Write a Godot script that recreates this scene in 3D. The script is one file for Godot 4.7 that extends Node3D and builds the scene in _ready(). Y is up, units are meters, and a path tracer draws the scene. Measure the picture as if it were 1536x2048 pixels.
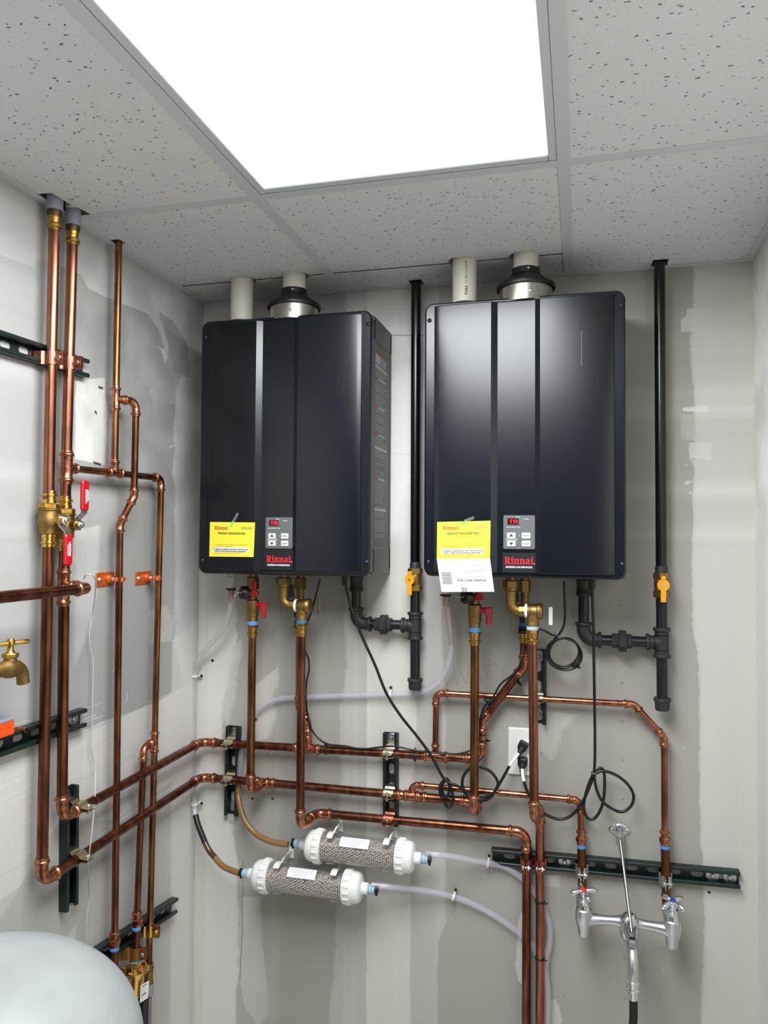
extends Node3D
# A small plant room: two wall-hung water heaters, copper and gas pipework. Metres; x along the back wall, y up, z out from the back wall.

const CEIL := 2.44
const ROOM_W := 1.502
const ROOM_D := 3.1

var M := {}
var sg := 1
var taken := {}
var rng := RandomNumberGenerator.new()


func _ready():
	rng.seed = 7
	# camera
	var cam := Camera3D.new()
	cam.name = "camera"
	cam.fov = 68.442
	cam.near = 0.05
	cam.far = 20.0
	cam.rotation = Vector3(deg_to_rad(1.8347), deg_to_rad(14.5321), deg_to_rad(0.3967))
	cam.position = Vector3(1.0841, 1.7523, 2.0168)
	add_child(cam)
	cam.current = true
	# environment: a closed room, the sky is not seen
	var env := Environment.new()
	env.background_mode = Environment.BG_COLOR
	env.background_color = Color(0.02, 0.02, 0.02)
	env.tonemap_mode = Environment.TONE_MAPPER_LINEAR
	env.tonemap_exposure = 1.0
	env.sdfgi_enabled = true
	env.ssao_enabled = true
	env.ssil_enabled = true
	var we := WorldEnvironment.new()
	we.name = "environment"
	we.environment = env
	add_child(we)
	# the light of the recessed ceiling panel, just below its diffuser
	var al := AreaLight3D.new()
	al.name = "ceiling_light_area"
	al.area_size = Vector2(0.548, 1.166)
	al.light_energy = LIGHT_E
	al.light_color = Color(0.96, 0.98, 1.0)
	al.shadow_enabled = true
	al.set("area_range", 8.0)
	al.position = Vector3(0.7535, 2.4375, 1.229)
	al.rotation = Vector3(-PI / 2, 0, 0)
	add_child(al)
	make_materials()
	build_room()
	build_ceiling()
	build_heaters()
	build_tank()
	build_struts()
	build_copper_left()
	build_copper_back()
	build_gas()
	build_filters()
	build_faucet()
	build_outlet_and_cables()
	build_hoses()
	build_small_things()


const LIGHT_E := 4.7


# ---------------------------------------------------------------- nodes
func numbered(n: String) -> String:
	var k: int = taken.get(n, 0)
	taken[n] = k + 1
	return n if k == 0 else "%s_%03d" % [n, k]


func thing(called: String, label: String, category: String, at: Vector3, group := "") -> Node3D:
	var o := Node3D.new()
	o.name = numbered(called)
	add_child(o, true)
	o.position = at
	tag(o, label, category, group)
	return o


func tag(o: Node3D, label: String, category: String, group := ""):
	o.set_meta("label", label)
	o.set_meta("category", category)
	if group != "":
		o.set_meta("group", group)


func structure(called: String) -> Node3D:
	var o := Node3D.new()
	o.name = called
	add_child(o, true)
	o.set_meta("kind", "structure")
	return o


func part(p: Node3D, called: String, s: SurfaceTool, m: Material, label := "") -> MeshInstance3D:
	var o := MeshInstance3D.new()
	o.name = called
	o.mesh = baked(s, p.global_position)
	o.material_override = m
	if label != "":
		o.set_meta("label", label)
	p.add_child(o, true)
	return o


func baked(s: SurfaceTool, origin: Vector3) -> ArrayMesh:
	s.generate_normals()
	s.index()
	var raw := s.commit()
	var t := SurfaceTool.new()
	t.begin(Mesh.PRIMITIVE_TRIANGLES)
	t.append_from(raw, 0, Transform3D(Basis(), -origin))
	return t.commit()


func single(called: String, label: String, category: String, s: SurfaceTool, m: Material, group := "") -> MeshInstance3D:
	s.generate_normals()
	s.index()
	var raw := s.commit()
	var bb := raw.get_aabb()
	var at := Vector3(bb.get_center().x, bb.position.y, bb.get_center().z)
	var t := SurfaceTool.new()
	t.begin(Mesh.PRIMITIVE_TRIANGLES)
	t.append_from(raw, 0, Transform3D(Basis(), -at))
	var o := MeshInstance3D.new()
	o.name = numbered(called)
	o.mesh = t.commit()
	o.material_override = m
	o.position = at
	add_child(o, true)
	if label != "":
		tag(o, label, category, group)
	return o


func words(p: Node3D, text: String, at: Vector3, width: float, m: Material, bold := false, serif := false, basis := Basis(), height := 0.0) -> MeshInstance3D:
	# lettering: a thin text mesh, centred on a point, fitted to a width
	var f := SystemFont.new()
	f.font_names = PackedStringArray(["Droid Serif" if serif else "Droid Sans"])
	f.font_weight = 700 if bold else 400
	var tm := TextMesh.new()
	tm.text = text
	tm.font = f
	tm.font_size = 32
	tm.pixel_size = 0.001
	tm.depth = 0.0006
	tm.curve_step = 2.0
	var bb := tm.get_aabb()
	var k := width / maxf(bb.size.x, 0.0001)
	var ky := k if height == 0.0 else height / maxf(bb.size.y, 0.0001)
	var t := SurfaceTool.new()
	t.begin(Mesh.PRIMITIVE_TRIANGLES)
	var c := bb.get_center()
	var xf := Transform3D(basis, at - p.global_position) * Transform3D(Basis.from_scale(Vector3(k, ky, 1.0)), Vector3(-c.x * k, -c.y * ky, 0))
	t.append_from(tm, 0, xf)
	var o := MeshInstance3D.new()
	o.name = "lettering"
	o.mesh = t.commit()
	o.material_override = m
	p.add_child(o, true)
	return o


# ---------------------------------------------------------------- shapes
func st() -> SurfaceTool:
	var s := SurfaceTool.new()
	s.begin(Mesh.PRIMITIVE_TRIANGLES)
	return s


func tri(s: SurfaceTool, a: Vector3, b: Vector3, c: Vector3, g := -1):
	s.set_smooth_group(g)
	s.add_vertex(a)
	s.add_vertex(b)
	s.add_vertex(c)


func quad(s: SurfaceTool, a: Vector3, b: Vector3, c: Vector3, d: Vector3, g := -1):
	if not a.is_equal_approx(b) and not b.is_equal_approx(c) and not a.is_equal_approx(c):
		tri(s, a, b, c, g)
	if not a.is_equal_approx(c) and not c.is_equal_approx(d) and not a.is_equal_approx(d):
		tri(s, a, c, d, g)


func pv(text: String) -> PackedVector2Array:
	var out := PackedVector2Array()
	for w in text.split(" ", false):
		var p := w.split(",")
		out.append(Vector2(float(p[0]), float(p[1])))
	return out


func lathe(s: SurfaceTool, o: Vector3, dir: Vector3, prof: Array, n := 16, flat := false, turn := 0.0):
	# prof: Vector2(distance along dir, radius); open ends with a radius get a cap
	dir = dir.normalized()
	var u := dir.cross(Vector3.UP if absf(dir.y) < 0.9 else Vector3.RIGHT).normalized()
	var v := dir.cross(u)
	var rings := []
	for p in prof:
		var ring := []
		for k in n:
			var a := TAU * k / n + turn
			ring.append(o + dir * p.x + (u * cos(a) + v * sin(a)) * p.y)
		rings.append(ring)
	sg += 1
	for i in prof.size() - 1:
		if i > 0:
			var d0: Vector2 = prof[i] - prof[i - 1]
			var d1: Vector2 = prof[i + 1] - prof[i]
			if absf(d0.angle_to(d1)) > 0.75:
				sg += 1
		var g := -1 if flat else sg
		for k in n:
			var j := (k + 1) % n
			quad(s, rings[i][k], rings[i + 1][k], rings[i + 1][j], rings[i][j], g)
	for e in 2:
		var i: int = 0 if e == 0 else prof.size() - 1
		if prof[i].y > 0.00005:
			var c: Vector3 = o + dir * prof[i].x
			for k in n:
				var j := (k + 1) % n
				if e == 0:
					tri(s, c, rings[i][k], rings[i][j])
				else:
					tri(s, c, rings[i][j], rings[i][k])


func rod(s: SurfaceTool, a: Vector3, b: Vector3, r: float, n := 16):
	lathe(s, a, b - a, [Vector2(0, r), Vector2(a.distance_to(b), r)], n)


func cham(s: SurfaceTool, a: Vector3, b: Vector3, r: float, c: float, n := 16, flat := false, turn := 0.0):
	var l := a.distance_to(b)
	lathe(s, a, b - a, [Vector2(0, r - c), Vector2(c, r), Vector2(l - c, r), Vector2(l, r - c)], n, flat, turn)


func ball(s: SurfaceTool, c: Vector3, r: float, n := 14, squash := 1.0):
	var prof := []
	var h := n / 2
	for i in h + 1:
		var a := PI * i / h
		prof.append(Vector2(-cos(a) * r * squash, maxf(sin(a) * r, 0.00002)))
	lathe(s, c, Vector3.UP, prof, n)


func tube(s: SurfaceTool, pts: Array, r, n := 12, caps := true):
	# r: a radius, or an array of one radius for each point
	var cnt := pts.size()
	var t0: Vector3 = (pts[1] - pts[0]).normalized()
	var u := t0.cross(Vector3.UP if absf(t0.y) < 0.9 else Vector3.RIGHT).normalized()
	var rings := []
	for i in cnt:
		var t: Vector3
		if i == 0:
			t = t0
		elif i == cnt - 1:
			t = (pts[i] - pts[i - 1]).normalized()
		else:
			t = ((pts[i + 1] - pts[i]).normalized() + (pts[i] - pts[i - 1]).normalized()).normalized()
		u = (u - t * u.dot(t)).normalized()
		var v := t.cross(u)
		var rr: float = r[i] if r is Array else r
		var ring := []
		for k in n:
			var a := TAU * k / n
			ring.append(pts[i] + (u * cos(a) + v * sin(a)) * rr)
		rings.append(ring)
	sg += 1
	var g := sg
	for i in cnt - 1:
		for k in n:
			var j := (k + 1) % n
			quad(s, rings[i][k], rings[i + 1][k], rings[i + 1][j], rings[i][j], g)
	if caps:
		for k in n:
			var j := (k + 1) % n
			tri(s, pts[0], rings[0][k], rings[0][j])
			tri(s, pts[cnt - 1], rings[cnt - 1][j], rings[cnt - 1][k])


func spl(pts: Array, per := 8) -> Array:
	# a smooth curve through the points
	var out := []
	for i in pts.size() - 1:
		var p0: Vector3 = pts[maxi(i - 1, 0)]
		var p1: Vector3 = pts[i]
		var p2: Vector3 = pts[i + 1]
		var p3: Vector3 = pts[mini(i + 2, pts.size() - 1)]
		for k in per:
			out.append(p1.cubic_interpolate(p2, p0, p3, float(k) / per))
	out.append(pts[pts.size() - 1])
	return out


func area2(p: PackedVector2Array) -> float:
	var a := 0.0
	for i in p.size():
		var q := p[(i + 1) % p.size()]
		a += p[i].x * q.y - q.x * p[i].y
	return a


func inset(p: PackedVector2Array, d: float) -> PackedVector2Array:
	var out := PackedVector2Array()
	var n := p.size()
	for i in n:
		var e0 := (p[i] - p[(i + n - 1) % n]).normalized()
		var e1 := (p[(i + 1) % n] - p[i]).normalized()
		var n0 := Vector2(-e0.y, e0.x)
		var n1 := Vector2(-e1.y, e1.x)
		var b := (n0 + n1)
		var k := d / maxf(0.35, 1.0 + n0.dot(n1))
		out.append(p[i] + b * k)
	return out


func ext(s: SurfaceTool, xf: Transform3D, poly: PackedVector2Array, d0: float, d1: float, bev := 0.0, both := false, smooth := 0.0):
	# a polygon (local x, y) pushed along local z from d0 to d1, its far edge (or both) bevelled
	var p := poly
	if area2(p) < 0:
		p = PackedVector2Array()
		for i in range(poly.size() - 1, -1, -1):
			p.append(poly[i])
	var loops := []
	var q := inset(p, bev) if bev > 0 else p
	if both and bev > 0:
		loops = [[q, d0], [p, d0 + bev], [p, d1 - bev], [q, d1]]
	elif bev > 0:
		loops = [[p, d0], [p, d1 - bev], [q, d1]]
	else:
		loops = [[p, d0], [p, d1]]
	var n := p.size()
	for l in loops.size() - 1:
		var a: PackedVector2Array = loops[l][0]
		var b: PackedVector2Array = loops[l + 1][0]
		sg += 1
		for i in n:
			var j := (i + 1) % n
			if smooth > 0.0 and absf((p[i] - p[(i + n - 1) % n]).angle_to(p[j] - p[i])) > smooth:
				sg += 1
			quad(s, xf * Vector3(a[i].x, a[i].y, loops[l][1]), xf * Vector3(b[i].x, b[i].y, loops[l + 1][1]), xf * Vector3(b[j].x, b[j].y, loops[l + 1][1]), xf * Vector3(a[j].x, a[j].y, loops[l][1]), sg if smooth > 0.0 else -1)
	for e in 2:
		var lp: PackedVector2Array = loops[0][0] if e == 0 else loops[loops.size() - 1][0]
		var d := d0 if e == 0 else d1
		var idx := Geometry2D.triangulate_polygon(lp)
		for t in range(0, idx.size(), 3):
			var a := lp[idx[t]]
			var b := lp[idx[t + 1]]
			var c := lp[idx[t + 2]]
			var ccw := (b - a).cross(c - a) > 0
			if ccw == (e == 1):
				tri(s, xf * Vector3(a.x, a.y, d), xf * Vector3(c.x, c.y, d), xf * Vector3(b.x, b.y, d))
			else:
				tri(s, xf * Vector3(a.x, a.y, d), xf * Vector3(b.x, b.y, d), xf * Vector3(c.x, c.y, d))


func rrect(w: float, h: float, r: float, n := 5) -> PackedVector2Array:
	var out := PackedVector2Array()
	for c in 4:
		var cx := (w / 2 - r) * (1 if c == 0 or c == 3 else -1)
		var cy := (h / 2 - r) * (1 if c < 2 else -1)
		for i in n + 1:
			var a := PI / 2 * c + PI / 2 * i / n
			out.append(Vector2(cx + cos(a) * r, cy + sin(a) * r))
	return out


func circ(r: float, n := 16, c := Vector2.ZERO) -> PackedVector2Array:
	var out := PackedVector2Array()
	for i in n:
		out.append(c + Vector2(cos(TAU * i / n), sin(TAU * i / n)) * r)
	return out


func box(s: SurfaceTool, c: Vector3, size: Vector3, bev := 0.001, b := Basis()):
	var r := minf(bev, minf(size.x, size.y) * 0.45)
	var p := pv("%f,%f %f,%f %f,%f %f,%f" % [size.x / 2, -size.y / 2, size.x / 2, size.y / 2, -size.x / 2, size.y / 2, -size.x / 2, -size.y / 2]) if bev <= 0 else rrect(size.x, size.y, r, 1)
	ext(s, Transform3D(b, c), p, -size.z / 2, size.z / 2, minf(r, size.z * 0.45), true)


func strip(s: SurfaceTool, xf: Transform3D, path: PackedVector2Array, th: float, w: float):
	# a bent metal strip: the path is its section, w its width along local z
	var n := path.size()
	var up := PackedVector2Array()
	var dn := PackedVector2Array()
	for i in n:
		var d := (path[mini(i + 1, n - 1)] - path[maxi(i - 1, 0)]).normalized()
		var nn := Vector2(-d.y, d.x) * th / 2
		up.append(path[i] + nn)
		dn.append(path[i] - nn)
	for i in range(n - 1, -1, -1):
		up.append(dn[i])
	ext(s, xf, up, -w / 2, w / 2, 0.0)


func axes(x: Vector3, y: Vector3) -> Basis:
	return Basis(x.normalized(), y.normalized(), x.cross(y).normalized())


# ---------------------------------------------------------------- pipe fittings
func sock(s: SurfaceTool, at: Vector3, dir: Vector3, r: float, style := "press"):
	# the end socket of a fitting, from its body outwards
	var prof := []
	if style == "press":
		var l := r * 2.1
		prof = [Vector2(-0.004, r + 0.0012), Vector2(l * 0.42, r + 0.0013), Vector2(l * 0.5, r + 0.0022), Vector2(l * 0.56, r + 0.0037), Vector2(l * 0.66, r + 0.004), Vector2(l * 0.76, r + 0.0032), Vector2(l * 0.82, r + 0.0015), Vector2(l, r + 0.0012), Vector2(l + 0.0005, r - 0.0002)]
	else:
		prof = [Vector2(-0.004, r * 1.28), Vector2(r * 0.55, r * 1.28), Vector2(r * 0.65, r * 1.5), Vector2(r * 0.75, r * 1.56), Vector2(r * 1.15, r * 1.56), Vector2(r * 1.22, r * 1.5), Vector2(r * 1.23, r * 0.98)]
	lathe(s, at, dir, prof, 20)


func elbow(s: SurfaceTool, c: Vector3, d0: Vector3, d1: Vector3, r: float, style := "press") -> float:
	# c: where the axes meet; d0: direction of travel in; d1: out. Returns the distance from c to the ends of its arc
	d0 = d0.normalized()
	d1 = d1.normalized()
	var phi := d0.angle_to(d1)
	var rb := r * (2.3 if style == "press" else 2.0)
	var t := rb * tan(phi / 2)
	var nrm := (d1 - d0 * d1.dot(d0)).normalized()
	var o := c - d0 * t + nrm * rb
	var pts := []
	for i in 11:
		var a := phi * i / 10.0
		pts.append(o - nrm * rb * cos(a) + d0 * rb * sin(a))
	tube(s, pts, r + 0.0012 if style == "press" else r * 1.28, 20, false)
	sock(s, c - d0 * t, -d0, r, style)
	sock(s, c + d1 * t, d1, r, style)
	return t


func tee(s: SurfaceTool, c: Vector3, ax: Vector3, br: Vector3, r: float, rb: float, style := "press"):
	ax = ax.normalized()
	br = br.normalized()
	var k := 1.0012 if style == "press" else 1.28
	var body := r + 0.0012 if style == "press" else r * k
	var h := maxf(rb * 1.5, r * 0.9)
	rod(s, c - ax * h, c + ax * h, body, 20)
	sock(s, c + ax * h, ax, r, style)
	sock(s, c - ax * h, -ax, r, style)
	var reach := r * 1.25 + 0.004
	rod(s, c, c + br * reach, (rb + 0.0012) if style == "press" else rb * k, 20)
	sock(s, c + br * reach, br, rb, style)


func run(t: Node3D, pts: Array, r: float, mp: Material, mf: Material, style := "press"):
	# pipes along a line of points, an elbow at each corner
	var n := pts.size()
	var from: Vector3 = pts[0]
	for i in range(1, n):
		var to: Vector3 = pts[i]
		var d: Vector3 = (pts[i] - pts[i - 1]).normalized()
		if i < n - 1:
			var d1: Vector3 = (pts[i + 1] - pts[i]).normalized()
			var s := st()
			var a := elbow(s, pts[i], d, d1, r, style)
			part(t, "elbow", s, mf)
			to = pts[i] - d * a
			var p := st()
			rod(p, from, to, r, 20)
			part(t, "pipe", p, mp)
			from = pts[i] + d1 * a
		else:
			var p := st()
			rod(p, from, to, r, 20)
			part(t, "pipe", p, mp)


func press_end(s: SurfaceTool, a: Vector3, dir: Vector3, r: float):
	# a press coupling half: hexagon-marked sleeve with a bead near its lip
	var l := r * 2.4
	lathe(s, a, dir, [Vector2(0, r + 0.0025), Vector2(l * 0.3, r + 0.0025), Vector2(l * 0.32, r + 0.0014), Vector2(l * 0.55, r + 0.0014), Vector2(l * 0.6, r + 0.0042), Vector2(l * 0.72, r + 0.0042), Vector2(l * 0.78, r + 0.0014), Vector2(l, r + 0.0014)], 20)


func hexnut(s: SurfaceTool, a: Vector3, b: Vector3, r: float):
	cham(s, a, b, r, minf(0.0018, r * 0.1), 6, true, 0.3)


func bolt_head(s: SurfaceTool, at: Vector3, dir: Vector3, r: float):
	hexnut(s, at, at + dir.normalized() * r * 0.9, r)


func clamp_on(label: String, c: Vector3, ax: Vector3, out: Vector3, r: float, m: Material, mb: Material, group := ""):
	# a two-piece channel clamp: two bent straps around the pipe, ears in front joined by a bolt; out points away from the wall
	var side := out.cross(ax).normalized()
	if side.y < -0.5:
		side = -side
	var t := thing("pipe_clamp", label, "pipe clamp", c - out * (r + 0.012), group)
	for k in [1, -1]:
		var path := PackedVector2Array()
		path.append(Vector2(-r - 0.017, r * 1.25 + 0.004))
		path.append(Vector2(-r - 0.002, r * 1.15 + 0.002))
		for i in 8:
			var a := lerpf(2.35, 0.34, i / 7.0)
			path.append(Vector2(cos(a), sin(a)) * (r + 0.0013))
		path.append(Vector2(r + 0.004, 0.0032))
		path.append(Vector2(r + 0.019, 0.0032))
		var s := st()
		strip(s, Transform3D(axes(out, side * k), c), path, 0.0018, 0.027)
		part(t, "strap", s, m)
	var p := c + out * (r + 0.011)
	var b := st()
	rod(b, p - side * 0.012, p + side * 0.007, 0.0026, 8)
	cham(b, p + side * 0.0045, p + side * 0.009, 0.0052, 0.001, 12)
	part(t, "bolt", b, mb)
	var nt := st()
	hexnut(nt, p - side * 0.009, p - side * 0.0045, 0.0056)
	part(t, "nut", nt, mb)


# ---------------------------------------------------------------- materials
func mat(key: String, c: Color, rough: float, metal := 0.0) -> StandardMaterial3D:
	var m := StandardMaterial3D.new()
	m.resource_name = key
	m.albedo_color = c
	m.roughness = rough
	m.metallic = metal
	M[key] = m
	return m


func speck(freq: float, lo: Color, hi: Color, sd: int, oct := 4, lo_at := 0.25, hi_at := 0.75) -> NoiseTexture2D:
	var f := FastNoiseLite.new()
	f.seed = sd
	f.frequency = freq
	f.noise_type = FastNoiseLite.TYPE_SIMPLEX_SMOOTH
	f.fractal_octaves = oct
	var g := Gradient.new()
	g.offsets = PackedFloat32Array([lo_at, hi_at])
	g.colors = PackedColorArray([lo, hi])
	var t := NoiseTexture2D.new()
	t.width = 256
	t.height = 256
	t.seamless = true
	t.noise = f
	t.color_ramp = g
	return t


func mottled(m: StandardMaterial3D, t: Texture2D, scale: Vector3):
	m.albedo_texture = t
	m.uv1_triplanar = true
	m.uv1_world_triplanar = true
	m.uv1_scale = scale


func make_materials():
	var g := func(v: float) -> Color: return Color(v, v, v)
	mottled(mat("copper_pipe", Color(0.58, 0.37, 0.275), 0.3, 1.0), speck(0.02, Color(0.62, 0.60, 0.58), Color(1, 1, 1), 3), Vector3(6, 1.2, 6))
	mottled(mat("copper_bright", Color(0.68, 0.45, 0.355), 0.28, 1.0), speck(0.02, Color(0.72, 0.7, 0.68), Color(1, 1, 1), 4), Vector3(6, 1.2, 6))
	mottled(mat("copper_dark", Color(0.66, 0.46, 0.31), 0.3, 1.0), speck(0.02, Color(0.6, 0.58, 0.56), Color(1, 1, 1), 5), Vector3(6, 1.2, 6))
	mottled(mat("copper_fitting", Color(0.80, 0.54, 0.42), 0.28, 1.0), speck(0.03, Color(0.7, 0.66, 0.62), Color(1, 1, 1), 6), Vector3(9, 9, 9))
	mat("copper_strap", Color(0.72, 0.46, 0.38), 0.42, 1.0)
	mottled(mat("brass", Color(0.80, 0.64, 0.34), 0.3, 1.0), speck(0.04, Color(0.75, 0.72, 0.66), Color(1, 1, 1), 8), Vector3(9, 9, 9))
	mottled(mat("brass_cast", Color(0.62, 0.51, 0.31), 0.48, 1.0), speck(0.06, Color(0.84, 0.82, 0.79), Color(1, 1, 1), 9), Vector3(14, 14, 14))
	mat("bronze_dark", Color(0.4, 0.34, 0.22), 0.45, 1.0)
	mat("brass_bright", Color(0.9, 0.74, 0.40), 0.2, 1.0)
	mat("brown_nipple", Color(0.44, 0.29, 0.17), 0.34, 1.0)
	mat("brown_plate", Color(0.52, 0.34, 0.17), 0.45, 0.6)
	mat("orange_copper", Color(0.80, 0.40, 0.17), 0.4, 0.55)
	mat("zinc", Color(0.78, 0.79, 0.8), 0.32, 1.0)
	mat("zinc_yellow", Color(0.82, 0.76, 0.64), 0.34, 1.0)
	mat("chrome", Color(0.88, 0.89, 0.9), 0.16, 1.0)
	mat("chrome_rough", Color(0.82, 0.83, 0.84), 0.32, 1.0)
	mat("chrome_dark", Color(0.6, 0.61, 0.62), 0.2, 1.0)
	mat("stainless", Color(0.74, 0.72, 0.68), 0.3, 1.0)
	mat("black_steel", Color(0.055, 0.058, 0.075), 0.34, 0.0)
	mat("black_paint", Color(0.022, 0.024, 0.032), 0.26, 0.0)
	mottled(mat("cast_iron", Color(0.2, 0.2, 0.21), 0.55, 0.25), speck(0.08, Color(0.75, 0.75, 0.75), Color(1, 1, 1), 14), Vector3(14, 14, 14))
	mottled(mat("strut_green", Color(0.085, 0.145, 0.14), 0.38), speck(0.05, Color(0.75, 0.75, 0.75), Color(1, 1, 1), 15), Vector3(8, 8, 8))
	mat("navy", Color(0.03, 0.05, 0.082), 0.245).metallic_specular = 0.48
	mat("navy_dark", Color(0.06, 0.07, 0.09), 0.42)
	mat("case_grey", Color(0.3, 0.315, 0.32), 0.45)
	mat("plate_grey", Color(0.16, 0.17, 0.18), 0.4)
	mat("panel_grey", Color(0.36, 0.37, 0.37), 0.45)
	mat("button", Color(0.76, 0.76, 0.76), 0.4)
	mat("black_plastic", Color(0.05, 0.052, 0.056), 0.42)
	mat("black_rubber", Color(0.045, 0.046, 0.05), 0.5)
	mat("cable_black", Color(0.05, 0.05, 0.055), 0.38)
	mat("grey_plastic", Color(0.55, 0.56, 0.6), 0.5)
	mat("purple_grey", Color(0.47, 0.4, 0.42), 0.5)
	mat("white_plastic", Color(0.86, 0.86, 0.84), 0.38)
	mat("white_gloss", Color(0.9, 0.9, 0.88), 0.3)
	mat("white_tape", Color(0.93, 0.93, 0.92), 0.5)
	mat("pvc", Color(0.80, 0.78, 0.72), 0.42)
	mat("red_vinyl", Color(0.66, 0.03, 0.09), 0.36)
	mat("blue_vinyl", Color(0.05, 0.09, 0.22), 0.36)
	mat("blue_tape", Color(0.3, 0.53, 0.83), 0.45)
	mat("teal_tape", Color(0.2, 0.42, 0.52), 0.4)
	mat("pale_blue", Color(0.62, 0.74, 0.8), 0.45)
	mat("yellow_vinyl", Color(0.9, 0.62, 0.08), 0.4)
	mat("orange_plastic", Color(0.93, 0.28, 0.03), 0.4)
	mat("grid_white", Color(0.76, 0.775, 0.785), 0.45)
	mat("seam_shade_fibre", Color(0.3, 0.285, 0.26), 0.9)
	mat("blue_index", Color(0.06, 0.22, 0.62), 0.4)
	mat("red_print", Color(0.86, 0.1, 0.12), 0.5)
	mat("dark_red_print", Color(0.62, 0.1, 0.06), 0.5)
	mat("white_print", Color(0.9, 0.9, 0.9), 0.5)
	mat("ink", Color(0.13, 0.13, 0.14), 0.6)
	mat("grey_ink", Color(0.42, 0.41, 0.38), 0.6)
	mat("ink_black", Color(0.05, 0.05, 0.05), 0.6)
	mat("yellow_card", Color(0.98, 0.92, 0.22), 0.55)
	mat("white_card", Color(0.9, 0.9, 0.88), 0.55)
	mat("green_tape", Color(0.5, 0.8, 0.35), 0.4)
	mat("concrete", Color(0.52, 0.5, 0.47), 0.75)
	mat("floor_tile", Color(0.84, 0.835, 0.82), 0.6)
	mat("wire_white", Color(0.72, 0.72, 0.72), 0.45)
	var tw := mat("tank_white", Color(0.57, 0.578, 0.575), 0.42)
	mottled(tw, speck(0.015, Color(0.95, 0.95, 0.95), Color(1, 1, 1), 21, 3), Vector3(1.5, 5, 1.5))
	tw.metallic_specular = 0.4
	tw.heightmap_enabled = true
	tw.heightmap_texture = tw.albedo_texture
	tw.heightmap_scale = 3.0
	mat("beads", Color(0.84, 0.80, 0.75), 0.6)
	mat("brown_water", Color(0.33, 0.23, 0.14), 0.2)
	var h := mat("hose_clear", Color(0.8, 0.77, 0.82, 0.34), 0.16)
	h.transparency = BaseMaterial3D.TRANSPARENCY_ALPHA
	var hp := mat("hose_pink", Color(0.62, 0.5, 0.47, 0.72), 0.2)
	hp.transparency = BaseMaterial3D.TRANSPARENCY_ALPHA
	var w := mat("hose_wet", Color(0.56, 0.42, 0.25, 0.85), 0.2)
	w.transparency = BaseMaterial3D.TRANSPARENCY_ALPHA
	var a := mat("acrylic", Color(0.42, 0.42, 0.44, 0.25), 0.08)
	a.transparency = BaseMaterial3D.TRANSPARENCY_ALPHA
	var tp := mat("clear_tape", Color(0.75, 0.8, 0.78, 0.12), 0.2)
	tp.transparency = BaseMaterial3D.TRANSPARENCY_ALPHA
	var d := mat("diffuser", Color(0.95, 0.96, 0.97), 0.6)
	d.emission_enabled = true
	d.emission = Color(0.97, 0.99, 1.0)
	d.emission_energy_multiplier = 1.6
	var led := mat("led_red", Color(0.9, 0.05, 0.2), 0.5)
	led.emission_enabled = true
	led.emission = Color(1.0, 0.1, 0.28)
	led.emission_energy_multiplier = 1.3
	var ledw := mat("led_window", Color(0.16, 0.01, 0.03), 0.25)
	ledw.emission_enabled = true
	ledw.emission = Color(0.32, 0.0, 0.05)
	ledw.emission_energy_multiplier = 0.3
	mat("dark_window", Color(0.02, 0.02, 0.02), 0.3)


# ---------------------------------------------------------------- room
const TEX_LOW := 0.38
const TEX_HIGH := 2.44
var px_per_m := 900.0
var wob := FastNoiseLite.new()


func to_px(p: Vector2) -> Vector2:
	return Vector2(p.x, TEX_HIGH - p.y) * px_per_m


func paint(img: Image, poly: PackedVector2Array, c: Color, alpha := 1.0, ragged := 6.0, soft := 3.0, sd := 0):
	# a patch of wall colour, mostly joint compound: a polygon with ragged, feathered sides
	var pts := PackedVector2Array()
	var y0 := 1e9
	var y1 := -1e9
	for p in poly:
		var q := to_px(p)
		pts.append(q)
		y0 = minf(y0, q.y)
		y1 = maxf(y1, q.y)
	var w := img.get_width()
	var src := Image.create(w, 1, false, Image.FORMAT_RGBA8)
	var passes := 3 if soft > 0.5 else 1
	src.fill(Color(c.r, c.g, c.b, 1.0 - pow(1.0 - minf(alpha, 0.995), 1.0 / passes)))
	for row in range(maxi(int(y0), 0), mini(int(y1) + 1, img.get_height())):
		var cuts := []
		for i in pts.size():
			var a := pts[i]
			var b := pts[(i + 1) % pts.size()]
			if (a.y <= row) != (b.y <= row):
				var x := a.x + (b.x - a.x) * (row - a.y) / (b.y - a.y)
				cuts.append(x + wob.get_noise_2d(row * 1.0, i * 71.0 + sd * 13.0) * ragged * 0.9)
		cuts.sort()
		for k in range(0, cuts.size() - 1, 2):
			for ps in passes:
				var e := soft * (ps - 1) * (1.0 + wob.get_noise_2d(row * 3.0, ps * 40.0 + sd))
				var a0 := maxi(int(cuts[k] + e), 0)
				var a1 := mini(int(cuts[k + 1] - e), w)
				if a1 > a0:
					img.blend_rect(src, Rect2i(0, 0, a1 - a0, 1), Vector2i(a0, row))


func stroke(img: Image, pts: PackedVector2Array, width: float, c: Color, alpha := 1.0):
	var d := maxi(1, int(round(width * px_per_m)))
	var src := Image.create(d, d, false, Image.FORMAT_RGBA8)
	src.fill(Color(c.r, c.g, c.b, alpha))
	for i in pts.size() - 1:
		var a := to_px(pts[i])
		var b := to_px(pts[i + 1])
		var n := maxi(1, int(a.distance_to(b) / maxf(1.0, d * 0.7)))
		for k in n:
			var q := a.lerp(b, float(k) / n)
			img.blend_rect(src, Rect2i(0, 0, d, d), Vector2i(int(q.x), int(q.y)))


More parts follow.
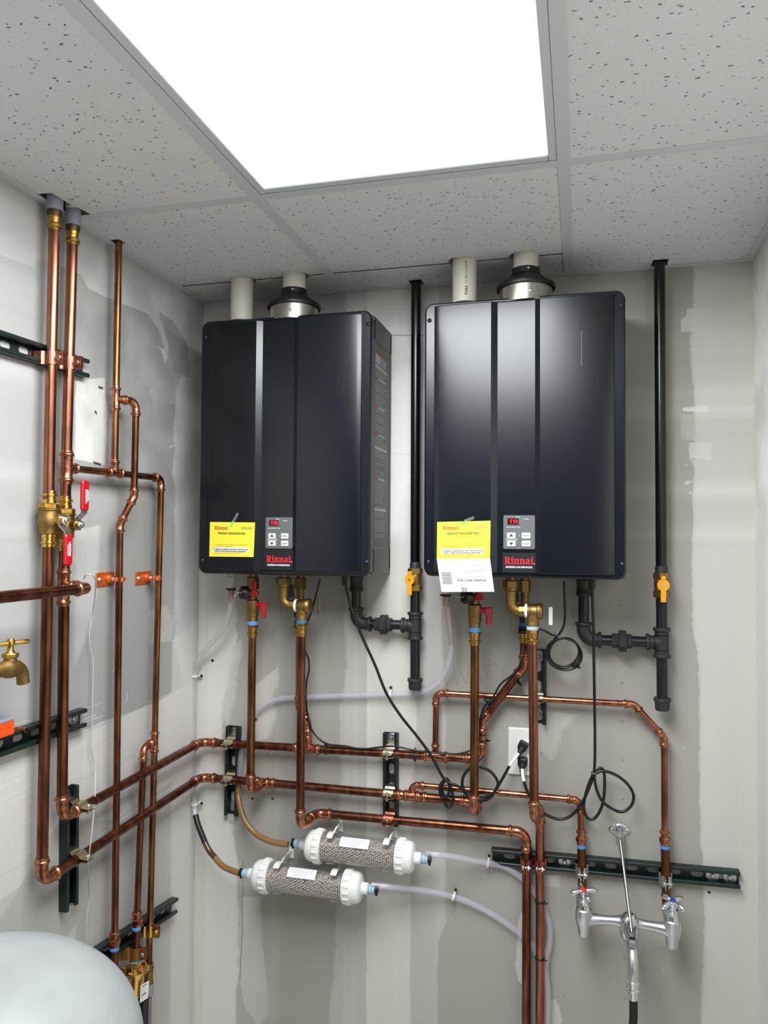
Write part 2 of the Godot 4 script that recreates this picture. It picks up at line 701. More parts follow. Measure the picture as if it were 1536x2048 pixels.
func wall_material(key: String, img: Image, rough := 0.82) -> StandardMaterial3D:
	var m := mat(key, Color(1, 1, 1), rough)
	m.albedo_texture = ImageTexture.create_from_image(img)
	m.texture_repeat = false
	m.metallic_specular = 0.35
	m.detail_enabled = true
	m.detail_blend_mode = BaseMaterial3D.BLEND_MODE_MUL
	m.detail_uv_layer = BaseMaterial3D.DETAIL_UV_2
	m.detail_albedo = speck(0.012, Color(0.9, 0.9, 0.895), Color(1, 1, 1), key.length() + 30, 5, 0.3, 0.7)
	m.heightmap_enabled = true
	m.heightmap_texture = m.albedo_texture
	m.heightmap_scale = 0.12
	return m


func slab_wall(called: String, o: Vector3, along: Vector3, length: float, inward: Vector3, m: Material, u_len: float, u_flip := false) -> Node3D:
	# a wall 9 cm thick and 2.8 m high; its painted face carries uv in metres of the drawn area
	var root := structure(called)
	var s := st()
	var h := 2.8
	var up := Vector3.UP * h
	var a := o
	var b := o + along * length
	var back := -inward * 0.09
	var face := func(p: Vector3, q: Vector3):
		var us := [0.0, length / u_len, length / u_len, 0.0]
		var vs := [(TEX_HIGH) / (TEX_HIGH - TEX_LOW), (TEX_HIGH) / (TEX_HIGH - TEX_LOW), (TEX_HIGH - h) / (TEX_HIGH - TEX_LOW), (TEX_HIGH - h) / (TEX_HIGH - TEX_LOW)]
		var ps := [p, q, q + up, p + up]
		var order := [0, 3, 2, 0, 2, 1] if along.cross(Vector3.UP).dot(inward) > 0 else [0, 2, 3, 0, 1, 2]
		for i in order:
			s.set_smooth_group(-1)
			s.set_uv(Vector2(us[i], vs[i]))
			s.set_uv2(Vector2(us[i] * u_len, vs[i] * 2.06) * 1.4)
			s.add_vertex(ps[i])
	face.call(a, b)
	part(root, "plasterboard", s, m)
	var k := st()
	var c := (a + b) / 2 + back / 2 - inward * 0.0005 + up / 2
	var size := (along * (length + 0.18)).abs() + Vector3.UP * h + (inward * 0.089).abs()
	box(k, c, size, 0.0)
	part(root, "wall_core", k, M.concrete)
	return root


func build_room():
	wob.seed = 5
	wob.frequency = 0.012
	wob.fractal_octaves = 3
	make_back_wall()
	make_left_wall()
	var plain := Image.create(64, 64, false, Image.FORMAT_RGBA8)
	plain.fill(Color8(236, 232, 227))
	var rm := wall_material("plaster_plain", plain)
	slab_wall("wall_right", Vector3(ROOM_W, 0, 0), Vector3(0, 0, 1), ROOM_D, Vector3(-1, 0, 0), rm, ROOM_D)
	var dim := Image.create(64, 64, false, Image.FORMAT_RGBA8)
	dim.fill(Color8(104, 100, 96))
	slab_wall("wall_front", Vector3(0, 0, ROOM_D), Vector3(1, 0, 0), ROOM_W, Vector3(0, 0, -1), wall_material("painted_dark", dim), ROOM_W)
	var f := structure("floor")
	var s := st()
	box(s, Vector3(ROOM_W / 2, -0.05, ROOM_D / 2), Vector3(ROOM_W + 0.2, 0.1, ROOM_D + 0.2), 0.0)
	part(f, "slab", s, M.floor_tile)


func make_back_wall():
	var img := Image.create(int(ROOM_W * px_per_m), int((TEX_HIGH - TEX_LOW) * px_per_m), false, Image.FORMAT_RGBA8)
	var paper := Color8(174, 171, 163)
	var mid := Color8(199, 197, 191)
	var mud := Color8(214, 212, 205)
	var bright := Color8(224, 222, 214)
	img.fill(paper)
	paint(img, pv("-0.011,2.468 0.103,2.445 0.112,1.636 0.124,1.422 0.105,1.354 0.091,1.294 0.076,1.238 0.092,0.930 0.114,0.918 0.135,0.807 0.132,0.743 0.141,0.554 0.132,0.431 0.138,0.330 -0.072,0.294 -0.043,1.412"), mud, 0.95, 7, 4, 1)
	paint(img, pv("-0.019,2.454 0.019,2.451 0.022,1.415 0.015,0.836 0.018,0.310 -0.056,0.297 -0.043,1.412"), bright, 0.5, 4, 5, 2)
	paint(img, pv("0.179,1.316 0.254,1.378 0.254,1.349 0.238,1.294 0.249,1.232 0.221,1.173 0.190,1.162 0.180,1.228"), mud, 0.7, 5, 4, 3)
	paint(img, pv("0.154,0.720 0.205,0.726 0.211,0.611 0.230,0.470 0.228,0.393 0.202,0.375 0.170,0.403 0.147,0.486 0.145,0.602"), mid, 0.9, 3, 3, 4)
	paint(img, pv("0.169,0.460 0.230,0.463 0.228,0.393 0.202,0.375 0.170,0.403"), Color8(190, 188, 182), 0.7, 3, 2, 5)
	paint(img, pv("0.445,2.477 0.512,2.472 0.527,0.396 0.412,0.376 0.423,0.486 0.437,0.624 0.432,0.698 0.445,1.157 0.440,1.253 0.458,1.379 0.451,1.490 0.447,1.994"), mid, 0.9, 7, 3, 6)
	paint(img, pv("0.510,2.472 0.657,2.461 0.657,1.852 0.658,1.241 0.646,0.985 0.646,0.416 0.524,0.395 0.514,1.853"), bright, 0.95, 2, 2, 7)
	paint(img, pv("0.657,2.461 0.710,2.456 0.715,1.988 0.720,1.581 0.733,1.313 0.738,1.047 0.737,0.731 0.717,0.670 0.715,0.555 0.719,0.428 0.646,0.416 0.646,0.985 0.658,1.241 0.657,1.852"), mid, 0.95, 4, 3, 8)
	paint(img, pv("0.458,2.419 0.499,2.359 0.494,1.993 0.471,1.909"), mud, 0.5, 8, 8, 9)
	paint(img, pv("0.118,1.434 0.136,1.449 0.120,1.275 0.093,1.202 0.082,1.244"), mid, 0.8, 10, 4, 10)
	paint(img, pv("1.369,2.506 1.368,2.404 1.359,2.261 1.359,2.201 1.366,2.135 1.366,2.084 1.367,1.974 1.363,1.848 1.359,1.661 1.361,1.536 1.372,1.438 1.375,1.376 1.374,1.009 1.378,0.979 1.383,0.775 1.376,0.635 1.371,0.539 1.547,0.568 1.531,2.491"), mud, 0.95, 3, 3, 11)
	paint(img, pv("1.473,2.396 1.530,2.391 1.547,0.568 1.470,0.555"), Color8(226, 219, 203), 0.55, 6, 12, 12)
	paint(img, pv("1.347,2.332 1.409,2.335 1.409,2.320 1.362,2.318 1.409,2.307 1.405,2.272 1.335,2.274 1.334,2.305 1.347,2.316"), mud, 0.9, 3, 1, 13)
	paint(img, pv("1.338,2.082 1.397,2.085 1.397,2.068 1.338,2.073"), bright, 0.9, 3, 1, 14)
	paint(img, pv("1.333,2.065 1.366,2.062 1.368,1.999 1.335,1.999"), mud, 0.45, 12, 3, 15)
	paint(img, pv("1.351,1.993 1.401,1.992 1.401,1.948 1.352,1.955"), bright, 0.8, 4, 2, 16)
	for k in 16:
		var c := Vector2(rng.randf_range(1.345, 1.37), rng.randf_range(1.86, 2.02))
		var r := rng.randf_range(0.002, 0.006)
		paint(img, circ(r, 8, c), mud, 0.75, 2, 0, 20 + k)
	paint(img, pv("0.982,1.302 1.080,1.296 1.036,1.254 1.026,1.183 1.010,1.175 0.985,1.205"), mud, 0.55, 10, 5, 40)
	paint(img, pv("0.957,0.824 0.957,0.579 0.929,0.604 0.923,0.641 0.929,0.706 0.934,0.770"), bright, 0.8, 3, 2, 41)
	paint(img, pv("1.005,0.565 1.025,0.570 1.040,0.520 1.029,0.481 1.005,0.477"), bright, 0.7, 5, 2, 42)
	paint(img, pv("0.991,0.879 1.036,0.885 1.032,0.852 0.991,0.854"), mud, 0.6, 3, 3, 43)
	paint(img, pv("0.245,2.435 0.443,2.435 0.443,2.363 0.246,2.376"), Color8(160, 158, 152), 0.4, 4, 6, 44)
	# board joint, pencil marks and screw ticks
	stroke(img, pv("0.553,2.315 0.674,2.304"), 0.0022, Color8(120, 118, 112), 0.7)
	stroke(img, pv("1.199,2.313 1.230,2.311"), 0.0015, Color8(110, 108, 102), 0.6)
	stroke(img, pv("0.584,1.982 0.676,1.972"), 0.0012, Color8(180, 178, 172), 0.8)
	stroke(img, pv("0.151,0.823 0.150,0.710 0.150,0.611 0.145,0.485"), 0.003, Color8(140, 138, 132), 0.7)
	var pencil := Color8(128, 124, 116)
	for q in [pv("0.757,1.408 0.761,1.381 0.767,1.355 0.772,1.375 0.777,1.395 0.783,1.374 0.790,1.359 0.795,1.383 0.799,1.410"), pv("0.812,1.426 0.812,1.357"), pv("0.812,1.384 0.822,1.395 0.828,1.382 0.830,1.364"), pv("0.844,1.405 0.846,1.371"), pv("0.852,1.428 0.852,1.399 0.855,1.375"), pv("0.839,1.408 0.871,1.417"), pv("0.885,1.385 0.898,1.397 0.897,1.409 0.888,1.404 0.884,1.388 0.892,1.372 0.905,1.378 0.920,1.389")]:
		stroke(img, q, 0.0016, pencil, 0.75)
	for q in [pv("0.264,1.625 0.256,1.582 0.261,1.525 0.257,1.479"), pv("0.361,1.641 0.399,1.600 0.409,1.572 0.392,1.550 0.377,1.564 0.394,1.586"), pv("0.465,1.629 0.436,1.573 0.413,1.502 0.400,1.453"), pv("0.377,1.585 0.399,1.516 0.385,1.487")]:
		stroke(img, q, 0.0012, pencil, 0.5)
	for q in [Vector3(0.9888, 1.2896, 0), Vector3(0.9888, 1.1903, 0), Vector3(0.9901, 1.0927, 0), Vector3(1.185, 1.5808, 0), Vector3(1.1871, 1.4819, 0), Vector3(1.188, 1.3833, 0), Vector3(1.189, 1.2864, 0), Vector3(1.1899, 1.1885, 0), Vector3(1.1896, 1.0908, 0), Vector3(1.1919, 0.6976, 0), Vector3(1.1928, 0.598, 0)]:
		var c := Vector2(q.x, q.y)
		stroke(img, PackedVector2Array([c + Vector2(-0.003, -0.003), c + Vector2(0.003, 0.003)]), 0.0014, Color8(108, 104, 98), 0.8)
		stroke(img, PackedVector2Array([c + Vector2(-0.003, 0.003), c + Vector2(0.003, -0.003)]), 0.0014, Color8(108, 104, 98), 0.8)
	for q in [Vector3(1.3915, 0.8854, 0), Vector3(0.1784, 0.9992, 0), Vector3(0.2399, 1.0049, 0)]:
		paint(img, circ(0.0035, 10, Vector2(q.x, q.y)), Color8(40, 38, 36), 0.95, 0, 0, 60)
	for k in 40:
		var c := Vector2(rng.randf_range(0.1, 1.45), rng.randf_range(0.45, 2.3))
		paint(img, circ(rng.randf_range(0.001, 0.003), 6, c), bright if k % 3 else Color8(130, 126, 118), 0.6, 1, 0, 61)
	var m := wall_material("plaster_back", img)
	slab_wall("wall_back", Vector3(0, 0, 0), Vector3(1, 0, 0), ROOM_W, Vector3(0, 0, 1), m, ROOM_W)


func make_left_wall():
	var span := 1.3
	var img := Image.create(int(span * px_per_m), int((TEX_HIGH - TEX_LOW) * px_per_m), false, Image.FORMAT_RGBA8)
	var paper := Color8(160, 159, 155)
	var base := Color8(193, 192, 188)
	var light := Color8(214, 211, 206)
	img.fill(base)
	paint(img, pv("1.030,2.227 0.810,2.291 0.719,2.302 0.701,2.323 0.645,2.330 0.572,2.336 0.543,2.314 0.481,2.314 0.371,2.321 0.296,2.326 0.248,2.302 0.214,2.256 0.198,2.234 0.186,2.263 0.244,2.348 0.173,2.342 0.098,2.304 0.073,2.232 0.081,2.206 0.133,2.191 0.145,2.141 0.150,2.115 0.163,2.043 0.151,1.981 0.168,1.923 0.137,1.868 0.151,1.804 0.127,1.717 0.136,1.571 0.134,1.502 0.140,1.459 0.123,1.411 0.100,1.361 0.107,1.321 0.220,1.311 0.374,1.309 0.462,1.314 0.506,1.308 0.569,1.312 0.698,1.332 0.780,1.334 1.002,1.353"), paper, 0.92, 4, 3, 1)
	paint(img, pv("1.032,2.301 0.813,2.378 0.655,2.380 0.637,1.825 0.698,1.332 1.002,1.353"), Color8(186, 184, 180), 0.6, 6, 12, 2)  # painted light: a lighter tone on the end nearer the ceiling panel
	paint(img, pv("0.278,2.103 0.166,2.112 0.168,1.923 0.151,1.804 0.134,1.502 0.259,1.477 0.305,1.841"), Color8(160, 158, 152), 0.5, 6, 10, 3)
	paint(img, pv("0.576,2.093 0.475,2.122 0.460,2.023 0.465,1.916 0.574,1.919"), light, 0.85, 3, 2, 4)
	paint(img, pv("0.569,1.761 0.480,1.774 0.493,1.600 0.509,1.533 0.560,1.461"), light, 0.5, 6, 6, 5)
	paint(img, pv("0.261,1.555 0.188,1.562 0.134,1.516 0.146,1.462 0.258,1.464"), light, 0.4, 6, 6, 6)
	paint(img, pv("1.001,1.329 0.780,1.324 0.569,1.301 0.373,1.304 0.106,1.315 -0.004,1.340 -0.004,1.064 0.246,1.073 0.530,1.055 0.771,1.044 0.993,1.065"), light, 0.75, 6, 5, 7)
	paint(img, pv("0.770,1.006 0.689,1.067 0.600,1.136 0.357,1.049 0.134,1.077 0.113,0.377 0.885,0.860"), Color8(176, 173, 168), 0.7, 8, 6, 8)
	paint(img, pv("0.146,1.462 0.004,1.502 -0.005,0.832 -0.000,0.306 0.126,0.385"), Color8(208, 205, 199), 0.8, 4, 5, 9)
	paint(img, pv("0.145,2.141 0.013,2.419 -0.001,1.560 0.134,1.516"), Color8(196, 194, 189), 0.8, 6, 6, 10)
	paint(img, pv("0.210,2.313 0.098,2.304 0.073,2.232 0.083,2.203 0.155,2.202 0.188,2.257"), Color8(150, 148, 143), 0.6, 6, 3, 11)
	paint(img, pv("0.253,2.254 0.209,2.252 0.193,2.236 0.208,2.218 0.229,2.247"), light, 0.8, 4, 1, 12)
	paint(img, pv("0.720,1.139 0.677,1.143 0.704,1.073 0.759,1.068"), light, 0.6, 8, 3, 13)
	paint(img, pv("0.575,0.869 0.542,0.885 0.544,0.831 0.582,0.830"), light, 0.6, 6, 3, 14)
	for k in 46:
		var z0 := rng.randf_range(0.0, 0.7)
		var y := 1.02 + rng.randf() * 0.3 + 0.06 * (z0 / 0.7)
		var l := rng.randf_range(0.1, 0.4)
		var c := Color8(226, 224, 220) if k % 3 else Color8(182, 179, 174)
		stroke(img, PackedVector2Array([Vector2(z0, y), Vector2(z0 + l, y + rng.randf_range(-0.01, 0.012))]), rng.randf_range(0.0012, 0.003), c, 0.34)
	for q in [pv("0.391,1.482 0.403,1.472"), pv("0.410,1.437 0.418,1.420"), pv("0.354,1.360 0.362,1.337"), pv("0.166,2.123 0.181,2.109"), pv("0.154,2.000 0.175,1.991")]:
		stroke(img, q, 0.002, Color8(230, 228, 224), 0.8)
	for q in [pv("0.490,2.097 0.474,2.098"), pv("0.503,2.037 0.495,2.033"), pv("0.503,1.919 0.476,1.917")]:
		stroke(img, q, 0.005, Color8(60, 56, 52), 0.85)
	for k in 40:
		var c := Vector2(rng.randf_range(0.02, 0.85), rng.randf_range(0.6, 2.3))
		paint(img, circ(rng.randf_range(0.001, 0.0025), 6, c), light if k % 3 else Color8(120, 116, 110), 0.6, 1, 0, 61)
	var m := wall_material("plaster_left", img)
	slab_wall("wall_left", Vector3(0, 0, 0), Vector3(0, 0, 1), ROOM_D, Vector3(1, 0, 0), m, span)


# ---------------------------------------------------------------- ceiling
func acoustic_image() -> Image:
	var n := 1024
	var img := Image.create(n, n, false, Image.FORMAT_RGBA8)
	img.fill(Color8(208, 208, 206))
	for k in 5200:
		var c := Vector2(rng.randf() * n, rng.randf() * n)
		var v := rng.randi_range(130, 188)
		var d := 1 if k % 3 else 2
		img.fill_rect(Rect2i(int(c.x), int(c.y), d, d), Color8(v, v - 1, v - 3))
	for k in 620:
		var c := Vector2(rng.randf() * n, rng.randf() * n)
		var a := rng.randf_range(-0.7, 0.7)
		var l := rng.randf_range(2.0, 8.0) if k % 4 else rng.randf_range(6.0, 13.0)
		var w := rng.randi_range(2, 4)
		var v := rng.randi_range(70, 135)
		var q := c
		for i in int(l):
			q += Vector2(cos(a), sin(a))
			a += rng.randf_range(-0.25, 0.25)
			img.fill_rect(Rect2i(int(q.x) % n, int(q.y) % n, w, w), Color8(v, v - 1, v - 3))
	return img


func arc(c: Vector2, r: float, a0: float, a1: float, n := 8) -> PackedVector2Array:
	var out := PackedVector2Array()
	for i in n + 1:
		var a := lerpf(a0, a1, float(i) / n)
		out.append(c + Vector2(cos(a), sin(a)) * r)
	return out


func build_ceiling():
	var root := structure("ceiling")
	var s := st()
	box(s, Vector3(ROOM_W / 2, 2.83, ROOM_D / 2), Vector3(ROOM_W + 0.2, 0.06, ROOM_D + 0.2), 0.0)
	part(root, "slab", s, M.concrete)
	# tiles, cut around the pipes that pass their edges; polygons in x, z
	var tex := ImageTexture.create_from_image(acoustic_image())
	var mats := []
	for k in 4:
		var m := mat("acoustic_%d" % k, Color(1, 1, 1), 0.9)
		m.albedo_texture = tex
		m.metallic_specular = 0.2
		m.uv1_triplanar = true
		m.uv1_world_triplanar = true
		m.uv1_scale = Vector3.ONE / 0.61
		m.uv1_offset = Vector3(0.37 * k, 0.1, 0.23 * k)
		m.heightmap_enabled = true
		m.heightmap_texture = tex
		m.heightmap_scale = 0.06
		mats.append(m)
	var sz := 0.161
	var list := []
	var p := PackedVector2Array([Vector2(0.446, 0.619), Vector2(0.446, 1.832), Vector2(0.004, 1.832), Vector2(0.004, 0.736), Vector2(0.052, 0.733), Vector2(0.054, 0.674), Vector2(0.036, 0.670), Vector2(0.06, 0.662), Vector2(0.066, 0.619)])
	list.append(p)
	p = PackedVector2Array([Vector2(0.446, sz), Vector2(0.446, 0.613), Vector2(0.004, 0.613), Vector2(0.004, 0.492), Vector2(0.043, 0.49), Vector2(0.045, 0.463), Vector2(0.004, 0.46), Vector2(0.004, sz)])
	p.append_array(arc(Vector2(0.206, sz), 0.034, PI, 0.0))
	p.append_array(arc(Vector2(0.357, sz), 0.0345, PI, 0.0))
	list.append(p)
	p = PackedVector2Array([Vector2(0.004, sz - 0.009), Vector2(0.004, 0.004), Vector2(0.446, 0.004), Vector2(0.446, sz - 0.010)])
	p.append_array(arc(Vector2(0.357, sz), 0.0345, TAU - 0.265, PI + 0.265))
	p.append_array(arc(Vector2(0.206, sz), 0.034, TAU - 0.268, PI + 0.268))
	list.append(p)
	p = PackedVector2Array([Vector2(1.0555, sz + 0.001), Vector2(1.0555, 0.613), Vector2(0.451, 0.613), Vector2(0.451, sz)])
	p.append_array(arc(Vector2(0.802, sz), 0.036, PI, 0.0))
	p.append_array(arc(Vector2(0.953, sz), 0.036, PI, 0.0))
	list.append(p)
	p = PackedVector2Array([Vector2(0.451, sz - 0.008), Vector2(0.451, 0.004), Vector2(0.638, 0.004), Vector2(0.638, 0.056), Vector2(0.674, 0.058), Vector2(0.674, 0.004), Vector2(1.0555, 0.004), Vector2(1.0555, sz - 0.012)])
	p.append_array(arc(Vector2(0.953, sz), 0.036, TAU - 0.253, PI + 0.253))
	p.append_array(arc(Vector2(0.802, sz), 0.036, TAU - 0.253, PI + 0.253))
	list.append(p)
	list.append(PackedVector2Array([Vector2(1.061, 0.004), Vector2(1.262, 0.004), Vector2(1.263, 0.062), Vector2(1.299, 0.063), Vector2(1.3, 0.004), Vector2(1.498, 0.004), Vector2(1.498, 0.613), Vector2(1.061, 0.613)]))
	list.append(PackedVector2Array([Vector2(1.061, 0.619), Vector2(1.498, 0.619), Vector2(1.498, 1.832), Vector2(1.061, 1.832)]))
	list.append(PackedVector2Array([Vector2(0.004, 1.838), Vector2(0.446, 1.838), Vector2(0.446, 3.096), Vector2(0.004, 3.096)]))
	list.append(PackedVector2Array([Vector2(0.451, 1.838), Vector2(1.0555, 1.838), Vector2(1.0555, 3.096), Vector2(0.451, 3.096)]))
	list.append(PackedVector2Array([Vector2(1.061, 1.838), Vector2(1.498, 1.838), Vector2(1.498, 3.096), Vector2(1.061, 3.096)]))
	var down := Transform3D(axes(Vector3(1, 0, 0), Vector3(0, 0, 1)), Vector3(0, CEIL + 0.0165, 0))
	for i in list.size():
		var t := st()
		ext(t, down.translated(Vector3(0, 0.0004 if i == 2 or i == 4 else 0.0, 0)), list[i], 0.0, 0.0152, 0.0008)
		part(root, "ceiling_tile", t, mats[i % 4])
	# raw fibre on the two back strips' cut edge, dark to paint shade into the seam
	for q in [[0.005, 0.172], [0.240, 0.323], [0.391, 0.4455], [0.4515, 0.766], [0.838, 0.917], [0.989, 1.055]]:
		var t := st()
		box(t, Vector3((q[0] + q[1]) / 2, CEIL + 0.0092, sz - 0.0078), Vector3(q[1] - q[0], 0.0145, 0.003), 0.0008)
		part(root, "cut_edge_shade", t, M.seam_shade_fibre)
	# grid: tee bars between the tiles and angles along the walls
	for x in [0.4485, 1.0581]:
		var t := st()
		box(t, Vector3(x, CEIL + 0.0006, 1.55), Vector3(0.024, 0.0012, 3.06), 0.0003)
		box(t, Vector3(x, CEIL + 0.02, 1.55), Vector3(0.0015, 0.038, 3.06), 0.0)
		part(root, "tee_bar", t, M.grid_white)
	for z in [0.6156, 1.8348]:
		for q in [[0.021, 0.4366], [0.4604, 1.0462], [1.07, 1.481]]:
			var t := st()
			box(t, Vector3((q[0] + q[1]) / 2, CEIL + 0.0007, z), Vector3(q[1] - q[0], 0.0012, 0.024), 0.0003)
			box(t, Vector3((q[0] + q[1]) / 2, CEIL + 0.02, z), Vector3(q[1] - q[0], 0.036, 0.0015), 0.0)
			part(root, "cross_tee", t, M.grid_white)
	for q in [[Vector3(0.011, 0, 1.55), Vector3(0.022, 0.0014, 3.1), Vector3(0.0008, 0, 1.55), Vector3(0.0014, 0.022, 3.1)], [Vector3(1.491, 0, 1.55), Vector3(0.022, 0.0014, 3.1), Vector3(1.5012, 0, 1.55), Vector3(0.0014, 0.022, 3.1)], [Vector3(0.751, 0, 0.011), Vector3(1.458, 0.0014, 0.022), Vector3(0.751, 0, 0.0008), Vector3(1.458, 0.022, 0.0014)], [Vector3(0.751, 0, 3.089), Vector3(1.458, 0.0014, 0.022), Vector3(0.751, 0, 3.0992), Vector3(1.458, 0.022, 0.0014)]]:
		var t := st()
		box(t, q[0] + Vector3.UP * (CEIL + 0.0002), q[1], 0.0003)
		box(t, q[2] + Vector3.UP * (CEIL + 0.011), q[3], 0.0003)
		part(root, "wall_angle", t, M.grid_white)
	# the lit panel
	var lt := thing("ceiling_light", "large white recessed light panel glowing in the ceiling grid", "ceiling light", Vector3(0.7533, CEIL + 0.002, 1.2252))
	var f := st()
	for q in [[0.469, 1.2252, 0.0168, 1.194], [1.0383, 1.2252, 0.0152, 1.194], [0.7535, 0.637, 0.553, 0.0176], [0.7535, 1.8134, 0.553, 0.0176]]:
		box(f, Vector3(q[0], CEIL + 0.007, q[1]), Vector3(q[2], 0.012, q[3]), 0.001)
	part(lt, "frame", f, M.grid_white)
	var d := st()
	box(d, Vector3(0.7545, CEIL + 0.006, 1.2252), Vector3(0.5535, 0.004, 1.159), 0.0)
	part(lt, "diffuser", d, M.diffuser, "glowing white diffuser")
	var h := st()
	box(h, Vector3(0.7533, CEIL + 0.05, 1.2252), Vector3(0.584, 0.07, 1.192), 0.002)
	part(lt, "housing", h, M.grid_white)


# ---------------------------------------------------------------- water heaters
func lines_image(w: int, h: int, bg: Color, rows: Array, ink: Color) -> Image:
	# illegible print: rows of [y, x0, x1, height]
	var img := Image.create(w, h, false, Image.FORMAT_RGBA8)
	img.fill(bg)
	for r in rows:
		var x := float(r[1])
		while x < r[2]:
			var l := rng.randi_range(3, 11)
			img.fill_rect(Rect2i(int(x), int(r[0]), mini(l, int(r[2] - x)), int(r[3])), ink)
			x += l + 3
	return img


func sheet(s: SurfaceTool, tl: Vector3, tr: Vector3, br: Vector3, bl: Vector3, th: float):
	# a thin printed sheet: its face carries uv 0..1, the back and the edges close it
	var n := (tr - tl).cross(tl - bl).normalized()
	var f := [tl, tr, br, bl]
	var uv := [Vector2(0, 0), Vector2(1, 0), Vector2(1, 1), Vector2(0, 1)]
	for i in [0, 1, 2, 0, 2, 3]:
		s.set_smooth_group(-1)
		s.set_uv(uv[i])
		s.add_vertex(f[i])
	for i in [0, 2, 1, 0, 3, 2]:
		s.set_smooth_group(-1)
		s.set_uv(Vector2(0.01, 0.01))
		s.add_vertex(f[i] - n * th)
	for i in 4:
		var a: Vector3 = f[i]
		var b: Vector3 = f[(i + 1) % 4]
		for v in [a, a - n * th, b - n * th, a, b - n * th, b]:
			s.set_smooth_group(-1)
			s.set_uv(Vector2(0.01, 0.01))
			s.add_vertex(v)


func print_material(key: String, img: Image) -> StandardMaterial3D:
	var m := mat(key, Color(1, 1, 1), 0.55)
	m.albedo_texture = ImageTexture.create_from_image(img)
	m.texture_repeat = false
	return m


func build_heaters():
	heater(Vector3(0.112, 1.651, 0), "dark navy wall-hung water heater nearest the left wall, warning label on its side")
	heater(Vector3(0.718, 1.656, 0), "dark navy wall-hung water heater on the right, pale reflection across its front")
	vents()
	cards()


